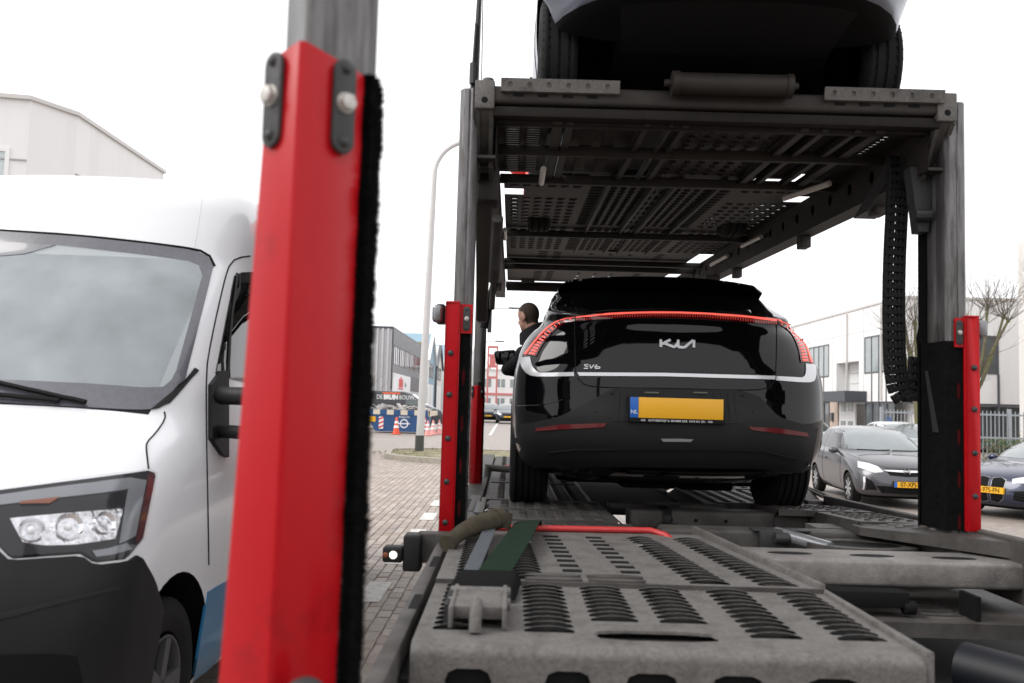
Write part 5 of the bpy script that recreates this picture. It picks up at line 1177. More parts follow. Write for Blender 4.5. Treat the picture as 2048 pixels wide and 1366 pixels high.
# ------------------------------------------------------------------ generic car body (front at local y = 0)
def small_car(name, label, cat, loc, rz, paint, S=(1,1,1), group=None, detail=2, glass='glass_car', lv=None, rails=False, tz=.235, mirrors=True, zig=False):
    t = thing(name, label, cat, loc, rz, group); sx, sy, sz = S
    lv = lv or [(.18,.22,.70,.5,2.6,3.75,.5,2.6,.70),(.27,.06,.80,.55,2.7,3.92,.5,2.7,.80),(.42,.0,.85,.6,2.7,3.98,.5,2.7,.85),(.56,.02,.865,.6,2.6,4.0,.5,2.7,.865),(.68,.06,.868,.65,2.5,3.98,.5,2.7,.868),(.78,.15,.86,.7,2.4,3.96,.5,2.6,.865),
          (.87,.36,.85,.75,2.4,3.94,.5,2.5,.855),(.95,.70,.835,.8,2.4,3.9,.5,2.5,.84),(1.00,1.0,.815,.75,2.4,3.88,.5,2.5,.82),(1.10,1.20,.785,.6,2.5,3.84,.5,2.5,.78),(1.22,1.45,.735,.55,2.5,3.74,.5,2.5,.725),(1.34,1.72,.675,.55,2.5,3.58,.5,2.5,.66),(1.42,1.98,.61,.55,2.4,3.42,.4,2.4,.59),(1.47,2.3,.5,.4,2.3,3.25,.3,2.3,.46),(1.49,2.6,.3,.15,2.2,3.0,.12,2.2,.26)]
    lv = [(z*sz, a*sy, w*sx, df*sy, nf, yr*sy, dr*sy, nr, wr*sx) for z, a, w, df, nf, yr, dr, nr, wr in lv]
    me = ring_body(lv, 3).mesh('body', [paint,'under_black'])
    me = boolean_cut(me, arches(((.80*sy,.31*sz),(3.30*sy,.31*sz)), .345*sz, .5*sx, 1.2*sx), None)
    two_tone(me, tz*sz, 1)
    for p in me.polygons: p.use_smooth = True
    me.set_sharp_from_angle(angle=radians(35)); link('body', me, t); b = bodyinfo(me, t)
    for y in (.80*sy,3.30*sy):
        for s in (-1,1): wheel(t, (s*.765*sx,y,.305*sz), .305*sz, .19, s, .72, 'alloy', 8, 3, zig)
    def q(pts): return [(x*sx if True else x, z*sz) for x, z in pts]
    def qs(pts): return [(y*sy, z*sz) for y, z in pts]
    patch('windscreen', q([(-.60,1.39),(-.3,1.42),(0,1.43),(.3,1.42),(.60,1.39)]), q([(-.74,1.045),(-.4,1.03),(0,1.025),(.4,1.03),(.74,1.045)]), b, glass, .004, .01, 18, 8, t, proj=fr)
    patch('rear_window', q([(-.52,1.38),(0,1.40),(.52,1.38)]), q([(-.62,1.06),(0,1.05),(.62,1.06)]), b, 'glass_dark', .004, .01, 14, 6, t, proj=rr_)
    for s in (-1,1):
        patch('side_window', qs([(2.02,1.37),(2.3,1.41),(2.62,1.41)]), qs([(1.50,1.03),(2.0,1.02),(2.60,1.02)]), b, 'glass_dark', .004, .008, 12, 6, t, proj=sd(s))
        patch('side_window', qs([(2.70,1.41),(3.0,1.40),(3.22,1.34)]), qs([(2.68,1.02),(3.1,1.04),(3.45,1.10)]), b, 'glass_dark', .004, .008, 12, 6, t, proj=sd(s))
        if mirrors: d = MB(); c = V((s*.93*sx,1.55*sy,1.0*sz)); d.sphere(c, (.10,.07,.07), 12, 8); d.cyl(c-V((s*.12,0,.03)), c, .03, 8); d.build('door_mirror', paint, t, smooth=60)
        lline('door_seam', qs([(1.30,.98),(1.28,.7),(1.32,.35)]), b, sd(s), .004, 'blackmatt', t); lline('door_seam', qs([(2.64,1.0),(2.66,.7),(2.6,.35)]), b, sd(s), .004, 'blackmatt', t)
        d = MB(); d.box((s*.86*sx-.02,2.35*sy,.80*sz),(s*.86*sx+.02,2.52*sy,.83*sz)); d.build('door_handle', paint, t, bevel=.006)
        patch('tail_lamp', q([(s*.60,1.02),(s*.80,1.04)]), q([(s*.62,.75),(s*.83,.73)]), b, 'lens_red', .005, .01, 6, 5, t, proj=rr_)
    d = MB(); d.box((-.26,3.97*sy,.6*sz),(.26,4.02*sy,.71*sz)); d.build('licence_plate', 'plate_yellow', t)
    if rails:
        for s in (-1,1): d = MB(); d.tube([(s*.52*sx,2.1*sy,1.44*sz),(s*.52*sx,2.2*sy,1.50*sz),(s*.52*sx,3.1*sy,1.50*sz),(s*.5*sx,3.25*sy,1.43*sz)], .02, 8); d.build('roof_rail', 'black_plastic', t, smooth=50)
    if detail >= 1:
        for s in (-1,1): patch('headlamp', q([(s*.42,.735),(s*.58,.80),(s*.72,.85)]), q([(s*.44,.66),(s*.62,.66),(s*.80,.74)]), b, 'headlamp', .006, .01, 10, 4, t, proj=fr)
        patch('grille', q([(-.38,.70),(0,.71),(.38,.70)]), q([(-.34,.62),(0,.60),(.34,.62)]), b, 'blackmatt', .005, .01, 10, 3, t, proj=fr)
        patch('lower_grille', q([(-.55,.42),(0,.43),(.55,.42)]), q([(-.48,.28),(0,.27),(.48,.28)]), b, 'blackmatt', .005, .01, 10, 3, t, proj=fr)
        d = MB(); d.box((-.26,-.035*sy,.46*sz),(.26,.03,.57*sz)); d.build('licence_plate', 'plate_yellow', t)
    return t, b
RG = -.25
# grey hatchback, right
CO, cb = small_car('grey_hatchback', 'dark grey three door hatchback parked right of the black car', 'car', (6.42,16.55,RG), radians(-5), 'grey_car', (1,1,1), detail=0)
for s in (-1,1):
    patch('headlamp', [(s*.48,.77),(s*.60,.815),(s*.745,.83)], [(s*.40,.675),(s*.56,.65),(s*.78,.73)], cb, 'headlamp', .008, .012, 12, 6, CO, proj=fr)
    patch('fog_recess', [(s*.60,.50),(s*.70,.56)], [(s*.52,.34),(s*.70,.33)], cb, 'blackmatt', .005, .01, 6, 4, CO, proj=fr)
    patch('fog_trim', [(s*.705,.57),(s*.73,.57)], [(s*.715,.33),(s*.74,.33)], cb, 'chrome', .007, .008, 4, 6, CO, proj=fr)
patch('grille', [(-.40,.735),(0,.74),(.40,.735)], [(-.30,.62),(0,.60),(.30,.62)], cb, 'blackmatt', .005, .01, 12, 4, CO, proj=fr)
patch('grille_bar', [(-.42,.71),(-.2,.715),(0,.715),(.2,.715),(.42,.71)], [(-.34,.685),(-.2,.68),(0,.675),(.2,.68),(.34,.685)], cb, 'chrome', .012, .012, 16, 3, CO, proj=fr)
d = MB(); h_ = cb['bvh'].ray_cast(V((0,-2,.695)), V((0,1,0)))[0]
d.lathe([(.056,.02),(.064,.026),(.064,.012),(.054,.008)], h_, (0,-1,0), 22); d.beam(h_+V((-.055,-.02,-.004)), h_+V((.012,-.02,.008)), .014, .012, up=(0,-1,0)); d.beam(h_+V((-.012,-.02,-.008)), h_+V((.055,-.02,.004)), .014, .012, up=(0,-1,0)); d.build('emblem', 'chrome', CO, smooth=40)
patch('lower_grille', [(-.55,.42),(0,.42),(.55,.42)], [(-.44,.29),(0,.28),(.44,.29)], cb, 'blackmatt', .005, .01, 12, 4, CO, proj=fr)
d = MB()
for k in range(6): 
    z = .30+.02*k; d.box((-.42,-.012,z),(.42,-.004,z+.004))
d.build('grille_bar', 'grey_plastic', CO)
d = MB(); d.box((-.27,-.05,.405),(.27,.03,.52)); lp2 = d.build('licence_plate', 'black_plastic', CO, bevel=.004)
d = MB(); d.box((-.26,-.055,.41),(.26,-.045,.515)); d.build('plate_face', 'plate_yellow', lp2)
d = MB(); d.box((-.26,-.0575,.411),(-.212,-.0545,.514)); d.build('country_band', 'plate_blue', lp2)
text_mesh('07-XPJ-7', .115, 'plate_letters', 'blackmatt', lp2, frame((.025,-.0565,.462),(1,0,0),(0,0,1)), .001, .001, sx=.86)
d = MB(); d.tube([(-.62,1.02,1.045),(-.2,1.0,1.04),(.02,1.05,1.05)], .012, 5); d.tube([(.05,1.0,1.04),(.4,1.02,1.04),(.62,1.08,1.05)], .012, 5); d.build('wiper', 'black_plastic', CO)
lline('bonnet_seam', [(-.78,.95),(-.66,.86),(-.42,.76),(0,.752),(.42,.76),(.66,.86),(.78,.95)], cb, fr, .004, 'blackmatt', CO, n=40)
# dark blue saloon at the right edge
BM, bb = small_car('blue_saloon', 'dark blue saloon with double grille at the right edge', 'car', (7.40,15.6,RG), radians(-58), 'blue_car', (1.1,1.25,.98), detail=0)
for s in (-1,1):
    patch('headlamp', [(s*.34,.70),(s*.55,.76),(s*.84,.80)], [(s*.36,.63),(s*.55,.64),(s*.86,.68)], bb, 'headlamp', .006, .012, 12, 4, BM, proj=fr)
    patch('grille_surround', [(s*.02,.70),(s*.16,.72),(s*.26,.68)], [(s*.02,.30),(s*.14,.27),(s*.25,.36)], bb, 'grille_grey', .006, .012, 10, 8, BM, proj=fr)
    patch('grille', [(s*.03,.69),(s*.16,.71),(s*.248,.67)], [(s*.03,.315),(s*.14,.285),(s*.238,.37)], bb, 'blackmatt', .012, .012, 10, 8, BM, proj=fr)
    patch('air_intake', [(s*.42,.50),(s*.75,.53)], [(s*.40,.36),(s*.72,.30)], bb, 'blackmatt', .005, .01, 8, 5, BM, proj=fr)
    for k in range(3): lline('intake_bar', [(s*.42,.39+.04*k),(s*.73,.36+.06*k)], bb, fr, .006, 'grey_plastic', BM, .01, 8)
d = MB(); d.box((-.27,-.04,.44),(.27,.02,.545)); lp3 = d.build('licence_plate', 'plate_yellow', BM); text_mesh('P-975-FN', .115, 'plate_letters', 'blackmatt', lp3, frame((.02,-.042,.49),(1,0,0),(0,0,1)), .001, .001, sx=.86)
small_car('silver_estate', 'silver car parked behind the grey hatchback', 'car', (11.5,26,RG), radians(0), 'silver', (1.03,1.08,1.02), detail=0)
small_car('white_crossover', 'white crossover with black roof rails behind the black car', 'car', (7.2,31.5,RG), radians(200), 'white_car', (1.05,1.05,1.1), detail=0, rails=True)
small_car('dark_estate', 'dark car driving in the far street, left of two', 'car', (-2.65,70,0), 0, 'dark_car', (1,1,1), detail=1)
small_car('dark_saloon', 'dark blue car in the far street, right of two', 'car', (-1.15,66.5,0), 0, 'dark_car', (1.02,1.1,1), detail=1)
small_car('white_hatchback', 'white car with red lights far behind the blue skip', 'car', (-5.0,62,0), radians(95), 'white_car', (1,1,1), detail=0)
# ------------------------------------------------------------------ silver car on the upper deck, shade from below put into its paint
UC, ub = small_car('upper_car', 'silver car on the upper deck, painted darker for the shade underneath', 'car', (.045,3.74,uz(4.7)+.012), 0, 'silver_shaded', (1.055,1.09,1.12), detail=1, tz=.37, mirrors=False, zig=True, lv=[(.20,.80,.66,.3,2.6,3.6,.5,2.6,.66),(.26,.55,.74,.4,2.7,3.75,.5,2.7,.74),(.33,.25,.82,.5,2.7,3.85,.5,2.7,.82),(.375,.04,.845,.8,2.6,3.95,.5,2.7,.845),(.44,.0,.85,.8,2.6,3.98,.5,2.7,.85),(.56,.02,.865,.6,2.6,4.0,.5,2.7,.865),(.68,.06,.868,.65,2.5,3.98,.5,2.7,.868),(.78,.15,.86,.7,2.4,3.96,.5,2.6,.865),
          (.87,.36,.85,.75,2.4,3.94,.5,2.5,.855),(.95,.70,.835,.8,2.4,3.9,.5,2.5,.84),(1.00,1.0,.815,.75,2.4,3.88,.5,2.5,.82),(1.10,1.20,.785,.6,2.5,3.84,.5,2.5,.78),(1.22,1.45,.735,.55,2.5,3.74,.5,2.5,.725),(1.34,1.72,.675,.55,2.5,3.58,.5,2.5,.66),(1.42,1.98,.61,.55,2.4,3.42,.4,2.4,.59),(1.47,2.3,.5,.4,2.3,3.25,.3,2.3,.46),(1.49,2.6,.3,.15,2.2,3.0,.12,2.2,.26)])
d = MB(); d.box((-.60,.9,.19),(.60,4.0,.24)); d.box((-.15,1.0,.16),(.2,2.0,.2)); d.build('underbody', 'under_black', UC, bevel=.02)
for s in (-1,1):
    d = MB(); d.cyl((s*.35,.95,.24),(s*.72,.9,.28), .03, 8); d.cyl((s*.3,1.2,.22),(s*.72,.98,.22), .025, 8); d.build('suspension_arm', 'under_black', UC)
small_car('red_car', 'red car on the upper deck ahead, glimpsed through the deck plates', 'car', (.02,8.42,uz(10)+.02), 0, 'sign_red', (1.03,1.0,1.05), detail=0, tz=.3)
# ------------------------------------------------------------------ white panel van, left
VX, VY = -3.27, 2.74
VN = thing('white_van', 'white panel van with blue sill standing left of the red post', 'van', (VX,VY,0))
vl = [(.22,.20,.92,.55,3.0,5.4,.2,4,1.0),(.36,.05,.98,.55,3.0,5.5,.2,4,1.03),(.60,.0,1.0,.6,3.0,5.5,.2,4,1.035),(.80,.0,1.005,.62,2.9,5.5,.2,4,1.035),(.95,.04,1.01,.66,2.8,5.5,.2,4,1.035),(1.08,.10,1.01,.70,2.7,5.5,.2,4,1.035),(1.18,.20,1.005,.75,2.7,5.5,.2,4,1.035),
      (1.28,.40,.995,.8,2.7,5.5,.2,4,1.03),(1.36,.62,.985,.75,2.7,5.5,.2,4,1.03),(1.43,.80,.975,.6,2.8,5.5,.2,4,1.03),(1.55,.92,.96,.5,2.9,5.5,.2,4,1.02),(1.75,1.10,.94,.48,3.0,5.5,.2,4,1.0),(1.95,1.29,.92,.48,3.0,5.5,.2,4,.98),(2.12,1.46,.905,.48,3.0,5.5,.2,4,.965),(2.20,1.52,.90,.50,3.0,5.5,.2,4,.96),(2.36,1.60,.895,.50,3.0,5.48,.2,4,.95),(2.50,1.68,.875,.52,3.0,5.45,.2,4,.93),(2.61,1.82,.83,.56,2.9,5.4,.2,4,.88),(2.665,2.05,.72,.6,2.7,5.3,.2,4,.76),(2.69,2.5,.5,.4,2.4,5.1,.2,4,.5)]
me = ring_body(vl, 4).mesh('body', 'van_white')
me0 = me.copy()
mat('van_interior', (.05,.055,.06), .7)
cab = MB(); cab.prism([(-.82,.55,1.50),(-.82,1.32,2.15),(-.82,2.5,2.17),(-.82,2.5,1.0),(-.82,1.15,1.0),(-.82,1.1,1.38)], (1.64,0,0))
me = boolean_cut(me, arches(((.86,.36),(4.2,.36)), .43, .55, 1.4) + [(cab,'van_interior')], None)
for p in me.polygons: p.use_smooth = True
me.set_sharp_from_angle(angle=radians(35)); link('body', me, VN); B = bodyinfo(me0, VN)
for y in (.86,4.2):
    for s in (-1,1): wheel(VN, (s*.87,y,.345), .345, .225, s, .58, 'rim_dark', 5, 4)
def clear_mat(name, c, mistf, rough=.05):
    M = mat(name, c, rough, coat=.2); n = M.node_tree; b = n.nodes['Principled BSDF']; o = n.nodes['Material Output']
    t = n.nodes.new('ShaderNodeBsdfTransparent'); x = n.nodes.new('ShaderNodeMixShader'); x.inputs[0].default_value = mistf
    n.links.new(t.outputs[0], x.inputs[1]); n.links.new(b.outputs[0], x.inputs[2]); n.links.new(x.outputs[0], o.inputs[0]); return M
MG = clear_mat('misted_glass', (.33,.365,.38), .68)
n = MG.node_tree; tn = n.nodes.new('ShaderNodeTexNoise'); tn.inputs['Scale'].default_value = 3.5; tn.inputs['Detail'].default_value = 9; gg = n.nodes.new('ShaderNodeNewGeometry'); n.links.new(gg.outputs['Position'], tn.inputs['Vector'])
rg = n.nodes.new('ShaderNodeMapRange'); rg.inputs[1].default_value = .3; rg.inputs[2].default_value = .7; rg.inputs[3].default_value = .55; rg.inputs[4].default_value = .78; n.links.new(tn.outputs[0], rg.inputs[0])
n.links.new(rg.outputs[0], [q for q in n.nodes if q.type == 'MIX_SHADER'][0].inputs[0]); mat('dash_grey', (.42,.43,.44), .6)
clear_mat('lens_clear', (.3,.3,.32), .09, .02)
T0 = [(-700,418),(-350,440),(0,463),(161,474),(300,489),(387,501),(414,511),(426,534)]; B0 = [(-700,768),(-350,790),(0,806),(176,816),(270,821),(310,819),(340,802),(368,765)]
T1 = [(-690,452),(-350,470),(0,483),(117,491),(300,512),(388,525),(402,536),(404,552)]; B1 = [(-690,722),(-350,742),(0,760),(176,768),(290,776),(325,775),(338,768),(352,742)]
# frit band as a ring of four strips round the misted pane
patch('windscreen_border', T0, T1, B, 'frit', .005, .012, 50, 3, VN); patch('windscreen_border', B1, B0, B, 'frit', .005, .012, 50, 3, VN)
patch('windscreen_border', [(404,552),(426,534)], [(352,742),(368,765)], B, 'frit', .005, .012, 3, 14, VN)
patch('windscreen', T1, B1, B, 'misted_glass', .0045, .004, 50, 14, VN)
patch('sensor_shade', [(-200,470),(0,484),(112,492)], [(-200,505),(0,515),(50,510)], B, 'frit', .008, .003, 10, 3, VN)
pxline('windscreen_seal', [(-400,436),(0,461),(161,471.5),(300,486.5),(387,498),(416,506),(429,532)], B, .007, 'blackmatt', VN, .002, 40)
patch('cowl_trim', [(372,760),(388,736),(396,742)], [(300,820),(318,817),(340,806)], B, 'grey_plastic', .008, .012, 8, 5, VN)
d = MB(); c = V((.45,1.72,1.36)); ring = [c+V((.19*cos(a), -.10*sin(a)*.5, .19*sin(a)*.87)) for a in [2*pi*k/28 for k in range(29)]]; d.tube(ring, .016, 8); d.beam(c-V((.18,0,0)), c+V((.18,0,0)), .05, .02); d.beam(c, c+V((0,.06,-.17)), .05, .02, up=(1,0,0)); d.build('steering_wheel', 'dash_grey', VN, smooth=60)
d = MB(); d.box((-.8,1.2,1.0),(.8,1.62,1.34)); d.prism([(-.78,1.25,1.34),(-.78,1.62,1.34),(-.78,1.6,1.42),(-.78,1.4,1.42)], (1.56,0,0)); d.build('dashboard', 'van_interior', VN, bevel=.03)
for x in (-.45,.45):
    d = MB(); d.box((x-.25,2.2,1.0),(x+.25,2.36,1.72)); d.box((x-.14,2.24,1.74),(x+.14,2.33,1.95)); d.build('seat', 'van_interior', VN, bevel=.05)
# wiper
for pts in ([(-260,742),(-60,758),(0,772),(60,786),(120,800),(172,812)], [(-300,775),(-60,790),(40,801),(120,809)]):
    pxline('wiper', pts, B, .011, 'blackmatt', VN, .022, 20)
# lamps
mat('drl', (.2,.21,.225), .2, .3)
hl = patch('headlamp', [(-200,1004),(-60,990),(0,981),(100,968),(201,955),(296,942),(309,947)], [(-200,1090),(-60,1085),(-10,1085),(22,1118),(161,1108),(188,1126),(252,1118),(283,1080)], B, 'black_gloss', .003, .012, 40, 10, VN)
patch('light_guide', [(-60,1000),(0,992),(100,978),(201,965),(262,957)], [(-60,1018),(0,1012),(100,1000),(201,988),(258,979)], B, 'drl', .008, .006, 24, 3, hl)
patch('light_guide', [(258,958),(290,962)], [(236,1088),(268,1072)], B, 'drl', .008, .006, 4, 10, hl)
patch('light_guide', [(182,1102),(215,1097),(250,1086)], [(190,1114),(222,1110),(262,1098)], B, 'drl', .008, .006, 8, 3, hl)
patch('turn_lamp', [(40,1006),(75,1002),(118,998)], [(40,1011),(65,1010),(98,1010)], B, 'lens_amber', .012, .004, 10, 2, hl)
patch('reflector', [(20,1038),(80,1032),(150,1026),(245,1018)], [(45,1085),(90,1092),(150,1090),(228,1078)], B, 'facet_chrome', .006, .004, 14, 5, hl)
for (px, py, r) in ((62,1062,.036),(135,1056,.042),(205,1048,.036)):
    h_, nn = hit(B['bvh'], B['inv'], px, py, [None]); d = MB(); d.lathe([(r*1.1,.012),(r,.006),(r*.6,-.012),(r*.35,-.016),(.0005,-.016)], h_+nn*.006, nn, 20); d.build('bulb_reflector', 'chrome', hl, smooth=60)
    d = MB(); d.sphere(h_+nn*.008, .013, 10, 8); d.build('bulb', 'lens_white', hl, smooth=60)
patch('red_edge', [(296,948),(308,952)], [(268,1085),(282,1078)], B, 'lens_red', .009, .004, 3, 10, hl)
patch('lamp_lens', [(-200,1006),(-60,992),(0,984),(100,970),(201,957),(294,945),(307,950)], [(-200,1088),(-60,1083),(-10,1083),(22,1115),(161,1105),(188,1123),(250,1115),(281,1078)], B, 'lens_clear', .022, .018, 40, 10, hl)
patch('bumper', [(-500,1130),(-200,1096),(-60,1090),(-15,1090),(20,1122),(161,1112),(186,1131),(252,1123),(276,1107),(306,1160),(324,1222)], [(-500,1600),(-200,1580),(0,1560),(150,1540),(240,1500),(280,1440),(292,1400)], B, 'black_plastic', .010, .03, 50, 16, VN)
patch('bumper_lip', [(-60,1240),(40,1215),(120,1195),(230,1172)], [(-60,1252),(40,1228),(120,1206),(230,1180)], B, 'grey_plastic', .018, .012, 16, 3, VN, sm=1)
patch('bumper_grille', [(-200,1310),(0,1308),(110,1306),(150,1312)], [(-200,1400),(0,1400),(120,1400),(165,1380)], B, 'blackmatt', .013, .01, 14, 5, VN)
patch('side_sill', [(415,1183),(440,1168),(470,1153),(560,1125)], [(384,1372),(420,1335),(455,1292),(560,1220)], B, 'van_blue', .005, .012, 14, 8, VN)
pxline('bonnet_seam', [(329,824),(331,838),(312,866),(292,886),(293,905),(297,938)], B, .0035, 'blackmatt', VN, .001)
pxline('door_seam', [(500,512),(470,516),(455,535),(437,610),(420,690),(412,740),(412,870),(415,1000),(417,1130)], B, .004, 'blackmatt', VN, .001, 40)
pxline('roof_seam', [(388,500),(398,440),(404,395)], B, .0015, 'panel_trim', VN, .0005)
patch('side_window', [(468,552),(480,545),(600,540)], [(430,748),(470,760),(600,790)], B, 'glass_dark', .006, .012, 10, 8, VN)
pxline('window_post', [(472,548),(458,650),(452,755)], B, .007, 'black_plastic', VN, .008)
mb_ = patch('mirror_base', [(416,770),(437,742),(450,742)], [(416,878),(440,912),(450,915)], B, 'black_plastic', .02, .03, 5, 6, VN)
d = MB()
for z, t in ((1.50,.04),(1.34,.03)): d.tube([(1.0,1.30,z),(1.12,1.22,z),(1.22,1.20,z)], t, 8)
d.build('mirror_arm', 'black_plastic', mb_, smooth=60)
d = MB(); d.box((1.18,1.12,1.22),(1.42,1.26,1.62)); d.build('mirror_head', 'black_plastic', mb_, bevel=.04, seg=3)
# ------------------------------------------------------------------ dark lettered van, skip, cones
DV = thing('lettered_van', 'dark panel van lettered in white and orange behind the blue skip', 'van', (-4.4,46.0,0))
mat('van_dark', (.045,.047,.055), .35, coat=.3); mat('orange', (.75,.14,.06), .5)
L5 = 6.1
prof = [(0,.35),(0,.8),(.12,1.05),(.95,1.28),(1.70,1.86),(2.1,1.97),(L5,2.0),(L5,.35)]
d = MB(); d.prism([(-x,0,z) for x, z in prof], (0,1.95,0)); dvb = d.build('body', 'van_dark', DV, bevel=.06, seg=3)
d = MB(); d.prism([(-1.0,-.008,1.3),(-1.58,-.008,1.76),(-1.95,-.008,1.80),(-1.95,-.008,1.3)], (0,.02,0)); d.build('side_window', 'glass_car', DV)
d = MB(); d.prism([(-.93,.1,1.31),(-1.66,.1,1.86),(-1.68,.1,1.84),(-.97,.1,1.29)], (0,1.75,0)); d.build('windscreen', 'glass_car', DV)
for x in (-.95,-5.0):
    d = MB(); d.lathe([(.34,-.1),(.34,.1),(.24,.12),(.24,.0),(.001,.0)], (x,.06,.33), (0,-1,0), 24); w_ = d.build('wheel', 'tyre', DV, smooth=40)
    d = MB(); d.lathe([(.23,.11),(.2,.08),(.001,.06)], (x,.06,.33), (0,-1,0), 24)
    for k in range(10): a = 2*pi*k/10; d.beam((x,-.05,.33),(x+.22*cos(a),-.06,.33+.22*sin(a)), .04, .02, up=(0,1,0))
    d.build('rim', 'alloy', w_)
text_mesh('DE', .32, 'lettering', 'white_paint', dvb, frame((-3.30,-.02,1.66),(1,0,0),(0,0,1)), .01, .0, sx=.8)
text_mesh('BRUIN', .32, 'lettering', 'white_paint', dvb, frame((-2.72,-.02,1.66),(1,0,0),(0,0,1)), .01, .02, sx=.8)
text_mesh('BOUW.', .32, 'lettering', 'white_paint', dvb, frame((-1.87,-.02,1.66),(1,0,0),(0,0,1)), .01, .0, sx=.8)
d = MB(); d.box((-3.15,-.012,1.83),(-2.25,.02,1.92)); d.build('orange_stripe', 'orange', DV)
SK = thing('skip_container', 'blue and white rubble skip with logo in front of the lettered van', 'skip', (-6.05,41.5,0))
SK.scale = (.76,.8,.8)
mat('skip_blue', (.018,.075,.20), .5, var=.2, vs=3); mat('skip_cream', (.62,.56,.45), .6, var=.1, vs=4); mat('rubble', (.45,.43,.41), .8, var=.4, vs=6)
d = MB(); w2 = 1.75
d.prism([(-w2-.35,0,1.05),(-w2+.25,0,.08),(w2-.1,0,.08),(w2,0,1.05)], (0,1.7,0)); sb = d.build('bin', 'skip_blue', SK)
d = MB(); x = -w2-.33; k = 0
while x < w2: d.box((x,-.04,1.05),(x+.42,.02,1.33), k % 2); d.box((x,1.68,1.05),(x+.42,1.74,1.33), k % 2); x += .42; k += 1
d.box((-w2-.37,-.04,1.0),(-w2-.30,1.74,1.33),1); d.box((w2-.02,-.04,1.0),(w2+.05,1.74,1.33),1)
d.build('rim_band', ['skip_blue','skip_cream'], SK)
d = MB()
for _ in range(70):
    a = V((random.uniform(-w2,w2),random.uniform(.1,1.6),random.uniform(1.25,1.55))); b = V((random.uniform(-.5,.5),random.uniform(-.3,.3),random.uniform(-.15,.2))); d.beam(a, a+b, random.uniform(.1,.3), random.uniform(.03,.12))
d.build('rubble', 'rubble', SK)
for x in (-1.15,1.45):
    d = MB()
    d.box((x-.14,-.03,.22),(x+.14,-.01,.92)); wm = d.build('warning_board', 'sign_white', SK)
    for k in range(3): q = MB(); q.prism([(x-.14,-.032,.24+.24*k),(x+.14,-.032,.36+.24*k),(x+.14,-.032,.46+.24*k),(x-.14,-.032,.34+.24*k)], (0,-.004,0)); q.build('red_stripe', 'sign_red', wm)
d = MB(); d.box((-1.95,-.03,.62),(-1.5,-.015,.92)); d.build('yellow_plate', 'plate_yellow', SK)
d = MB(); d.lathe([(.26,0),(.26,.012),(.20,.012),(.20,0)], (.25,0,.55), (0,-1,0), 24); d.box((-.1,-.014,.52),(.6,-.002,.58)); d.build('skip_logo', 'white_paint', SK)
text_mesh('ROELOFS', .16, 'lettering', 'white_paint', sb, frame((.25,-.01,.92),(1,0,0),(0,0,1)), .004)
def cone(label, x, y, h, m, gp=None):
    t = thing('traffic_cone', label, 'traffic cone', (x,y,0), random.uniform(0,.6), gp)
    d = MB(); d.lathe([(h*.20,.03),(h*.06,h*.96),(h*.05,h),(.001,h)], (0,0,0), (0,0,1), 18); c = d.build('cone', m, t, smooth=50)
    d = MB(); d.box((-h*.28,-h*.28,0),(h*.28,h*.28,.04)); d.build('base', m, t, bevel=.01)
    for k in (.35,.62):
        r0, r1 = lerp(.20,.06,k)*h+.004, lerp(.20,.06,k+.14)*h+.004; d = MB(); d.lathe([(r0,k*h*.96+.03),(r1,(k+.14)*h*.96+.03)], (0,0,0), (0,0,1), 18); d.build('reflective_band', 'white_paint', c)
mat('cone_orange', (.72,.10,.04), .55); mat('cone_pink', (.72,.33,.30), .6)
cone('orange traffic cone standing before the blue skip', -6.02, 40.0, .76, 'cone_orange')
for k, (x, y) in enumerate(((-4.55,39.3),(-4.42,40.5),(-4.25,41.8))): cone(('nearest','middle','farthest')[k]+' of three faded pink traffic cones beside the lamp post', x, y, .66, 'cone_pink', 'faded cones beside the lamp post')
# ------------------------------------------------------------------ person leaning out of the black car
PE = thing('person', 'person with short brown hair in black jacket leaning out of the black car', 'person', (-.80,7.3,.85))
def capsule(d, p, q, r0, r1, k=6):
    p, q = V(p), V(q); d.tube([p.lerp(q, i/k) for i in range(k+1)], [lerp(r0,r1,i/k) for i in range(k+1)], 14); d.sphere(p, r0, 14, 10); d.sphere(q, r1, 14, 10)
hc = V((-.825,7.30,2.215)) - PE.location
fdir = V((-.72,.62,-.22)).normalized(); up = V((-.10,.03,1)).normalized(); sid = fdir.cross(up).normalized(); up = sid.cross(fdir)
d = MB()
def hp(f, s, u): return hc + fdir*f + sid*s + up*u
def ell(d, c, rf, rs, ru, n=18, k=12):
    vs, fs = [], []
    for i in range(k+1):
        t = pi*i/k
        vs += [c + fdir*rf*sin(t)*cos(2*pi*j/n) + sid*rs*sin(t)*sin(2*pi*j/n) + up*ru*cos(t) for j in range(n)]
    for i in range(k):
        for j in range(n): fs.append((i*n+j,(i+1)*n+j,(i+1)*n+(j+1)%n,i*n+(j+1)%n))
    d.add(vs, fs)
ell(d, hp(-.005,0,.025), .098, .078, .098); ell(d, hp(.035,0,-.045), .062, .058, .078); ell(d, hp(.098,0,-.02), .022, .015, .026)
for s in (-1,1): ell(d, hp(-.005,s*.078,-.01), .022, .012, .032)
ell(d, hp(.07,0,-.085), .03, .03, .022)
capsule(d, hp(-.02,0,-.05), V((.03,-.02,1.16)), .058, .064)
capsule(d, (.03,-.02,1.10), (.30,.02,.62), .11, .17); capsule(d, (-.06,-.06,1.05), (.22,.05,1.06), .075, .08)
capsule(d, (-.06,-.05,1.03), (-.19,.0,.93), .062, .052); capsule(d, (-.19,.0,.93), (-.03,.22,.90), .05, .04)
capsule(d, (.22,.05,1.04), (.30,.35,.80), .06, .05)
pm = d.mesh('body', ['jacket','skin','hair'], weld=False)
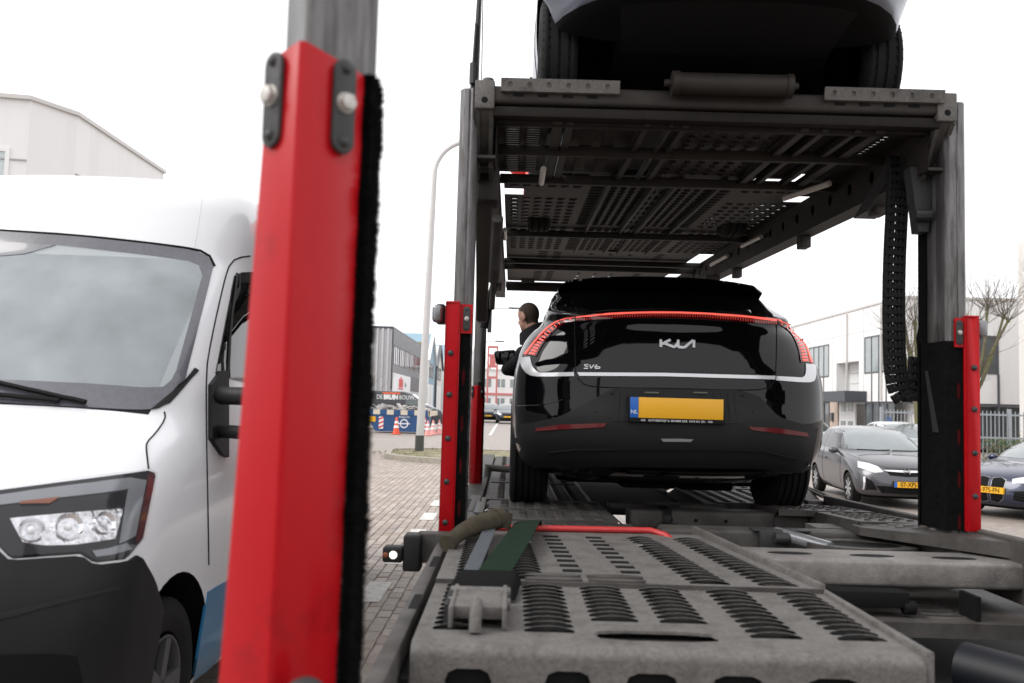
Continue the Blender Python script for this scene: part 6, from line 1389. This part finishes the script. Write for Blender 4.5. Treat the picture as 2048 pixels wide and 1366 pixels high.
tmp = bpy.data.objects.new('tmp', pm); COL.objects.link(tmp); r = tmp.modifiers.new('r', 'REMESH'); r.mode = 'VOXEL'; r.voxel_size = .008; sm_ = tmp.modifiers.new('s', 'SMOOTH'); sm_.iterations = 5; sm_.factor = .5
bpy.context.view_layer.update(); pm2 = bpy.data.meshes.new_from_object(tmp.evaluated_get(bpy.context.evaluated_depsgraph_get())); bpy.data.objects.remove(tmp)
pm2.materials.clear()
for m in ('jacket','skin','hair'): pm2.materials.append(MATS[m])
for p in pm2.polygons:
    q = p.center - hc; f_, u_, s_ = q.dot(fdir), q.dot(up), q.dot(sid); p.use_smooth = True
    head = q.length < .17 and u_ > -.125
    p.material_index = 0 if not head else (2 if (u_ > .045 + (f_*.35 if f_ > 0 else 0) or (f_ < -.012 and u_ > -.065)) and not (abs(s_) > .079 and u_ < .03) else 1)
link('body', pm2, PE)
# stand-up collar
d = MB(); n = 26; vs = []
for k in range(n):
    a = 2*pi*k/n*.86+.44; rx = .092; c = V((.03,-.03,1.185)) 
    base = c + V((cos(a)*.095, sin(a)*.09, 0)); tp = c + V((cos(a)*.10-.015, sin(a)*.095, .085+.055*cos(a+.5)))
    vs += [base-V((0,0,.04)), tp, tp+V((cos(a)*.014,sin(a)*.014,-.004)), base+V((cos(a)*.03,sin(a)*.03,-.05))]
d.add(vs, [(i*4+k,i*4+(k+1)%4,(i+1)*4+(k+1)%4,(i+1)*4+k) for i in range(n-1) for k in range(4)]); d.build('collar', 'jacket', PE, smooth=50)
# ------------------------------------------------------------------ what stands behind the photographer (shows in the black paint)
TK = thing('parked_truck', 'dark truck cab standing behind the trailer, mirrored in the black tailgate', 'truck', (.5,-5.2,0))
d = MB(); d.box((-1.25,-2.3,.9),(1.25,0,3.6)); d.box((-1.28,-2.0,.35),(1.28,.08,1.1)); d.build('cab', 'anthracite', TK, bevel=.12, seg=3)
d = MB(); d.box((-1.1,-.02,1.95),(1.1,.03,2.85)); d.build('windscreen', 'glass_dark', TK)
for s in (-1,1):
    d = MB(); d.box((s*1.5-.12,-.25,1.8),(s*1.5+.12,-.1,2.6)); d.tube([(s*1.25,-.2,2.6),(s*1.5,-.18,2.65)], .03, 6); d.build('mirror', 'black_plastic', TK, bevel=.03)
    wheel(TK, (s*1.1,-1.2,.5), .5, .3, s, .6, 'alloy', 8, 4)
BR = thing('rear_building', 'long grey building behind the photographer', 'building', (0,-45,0))
d = MB(); d.box((-45,-8,0),(40,0,8)); d.build('wall', 'corr_grey', BR)
for k in range(14): window(BR, (-42+6*k,0,3.5), (1,0,0), 4, 2, (0,1,0), 3, pm='pane_dark')
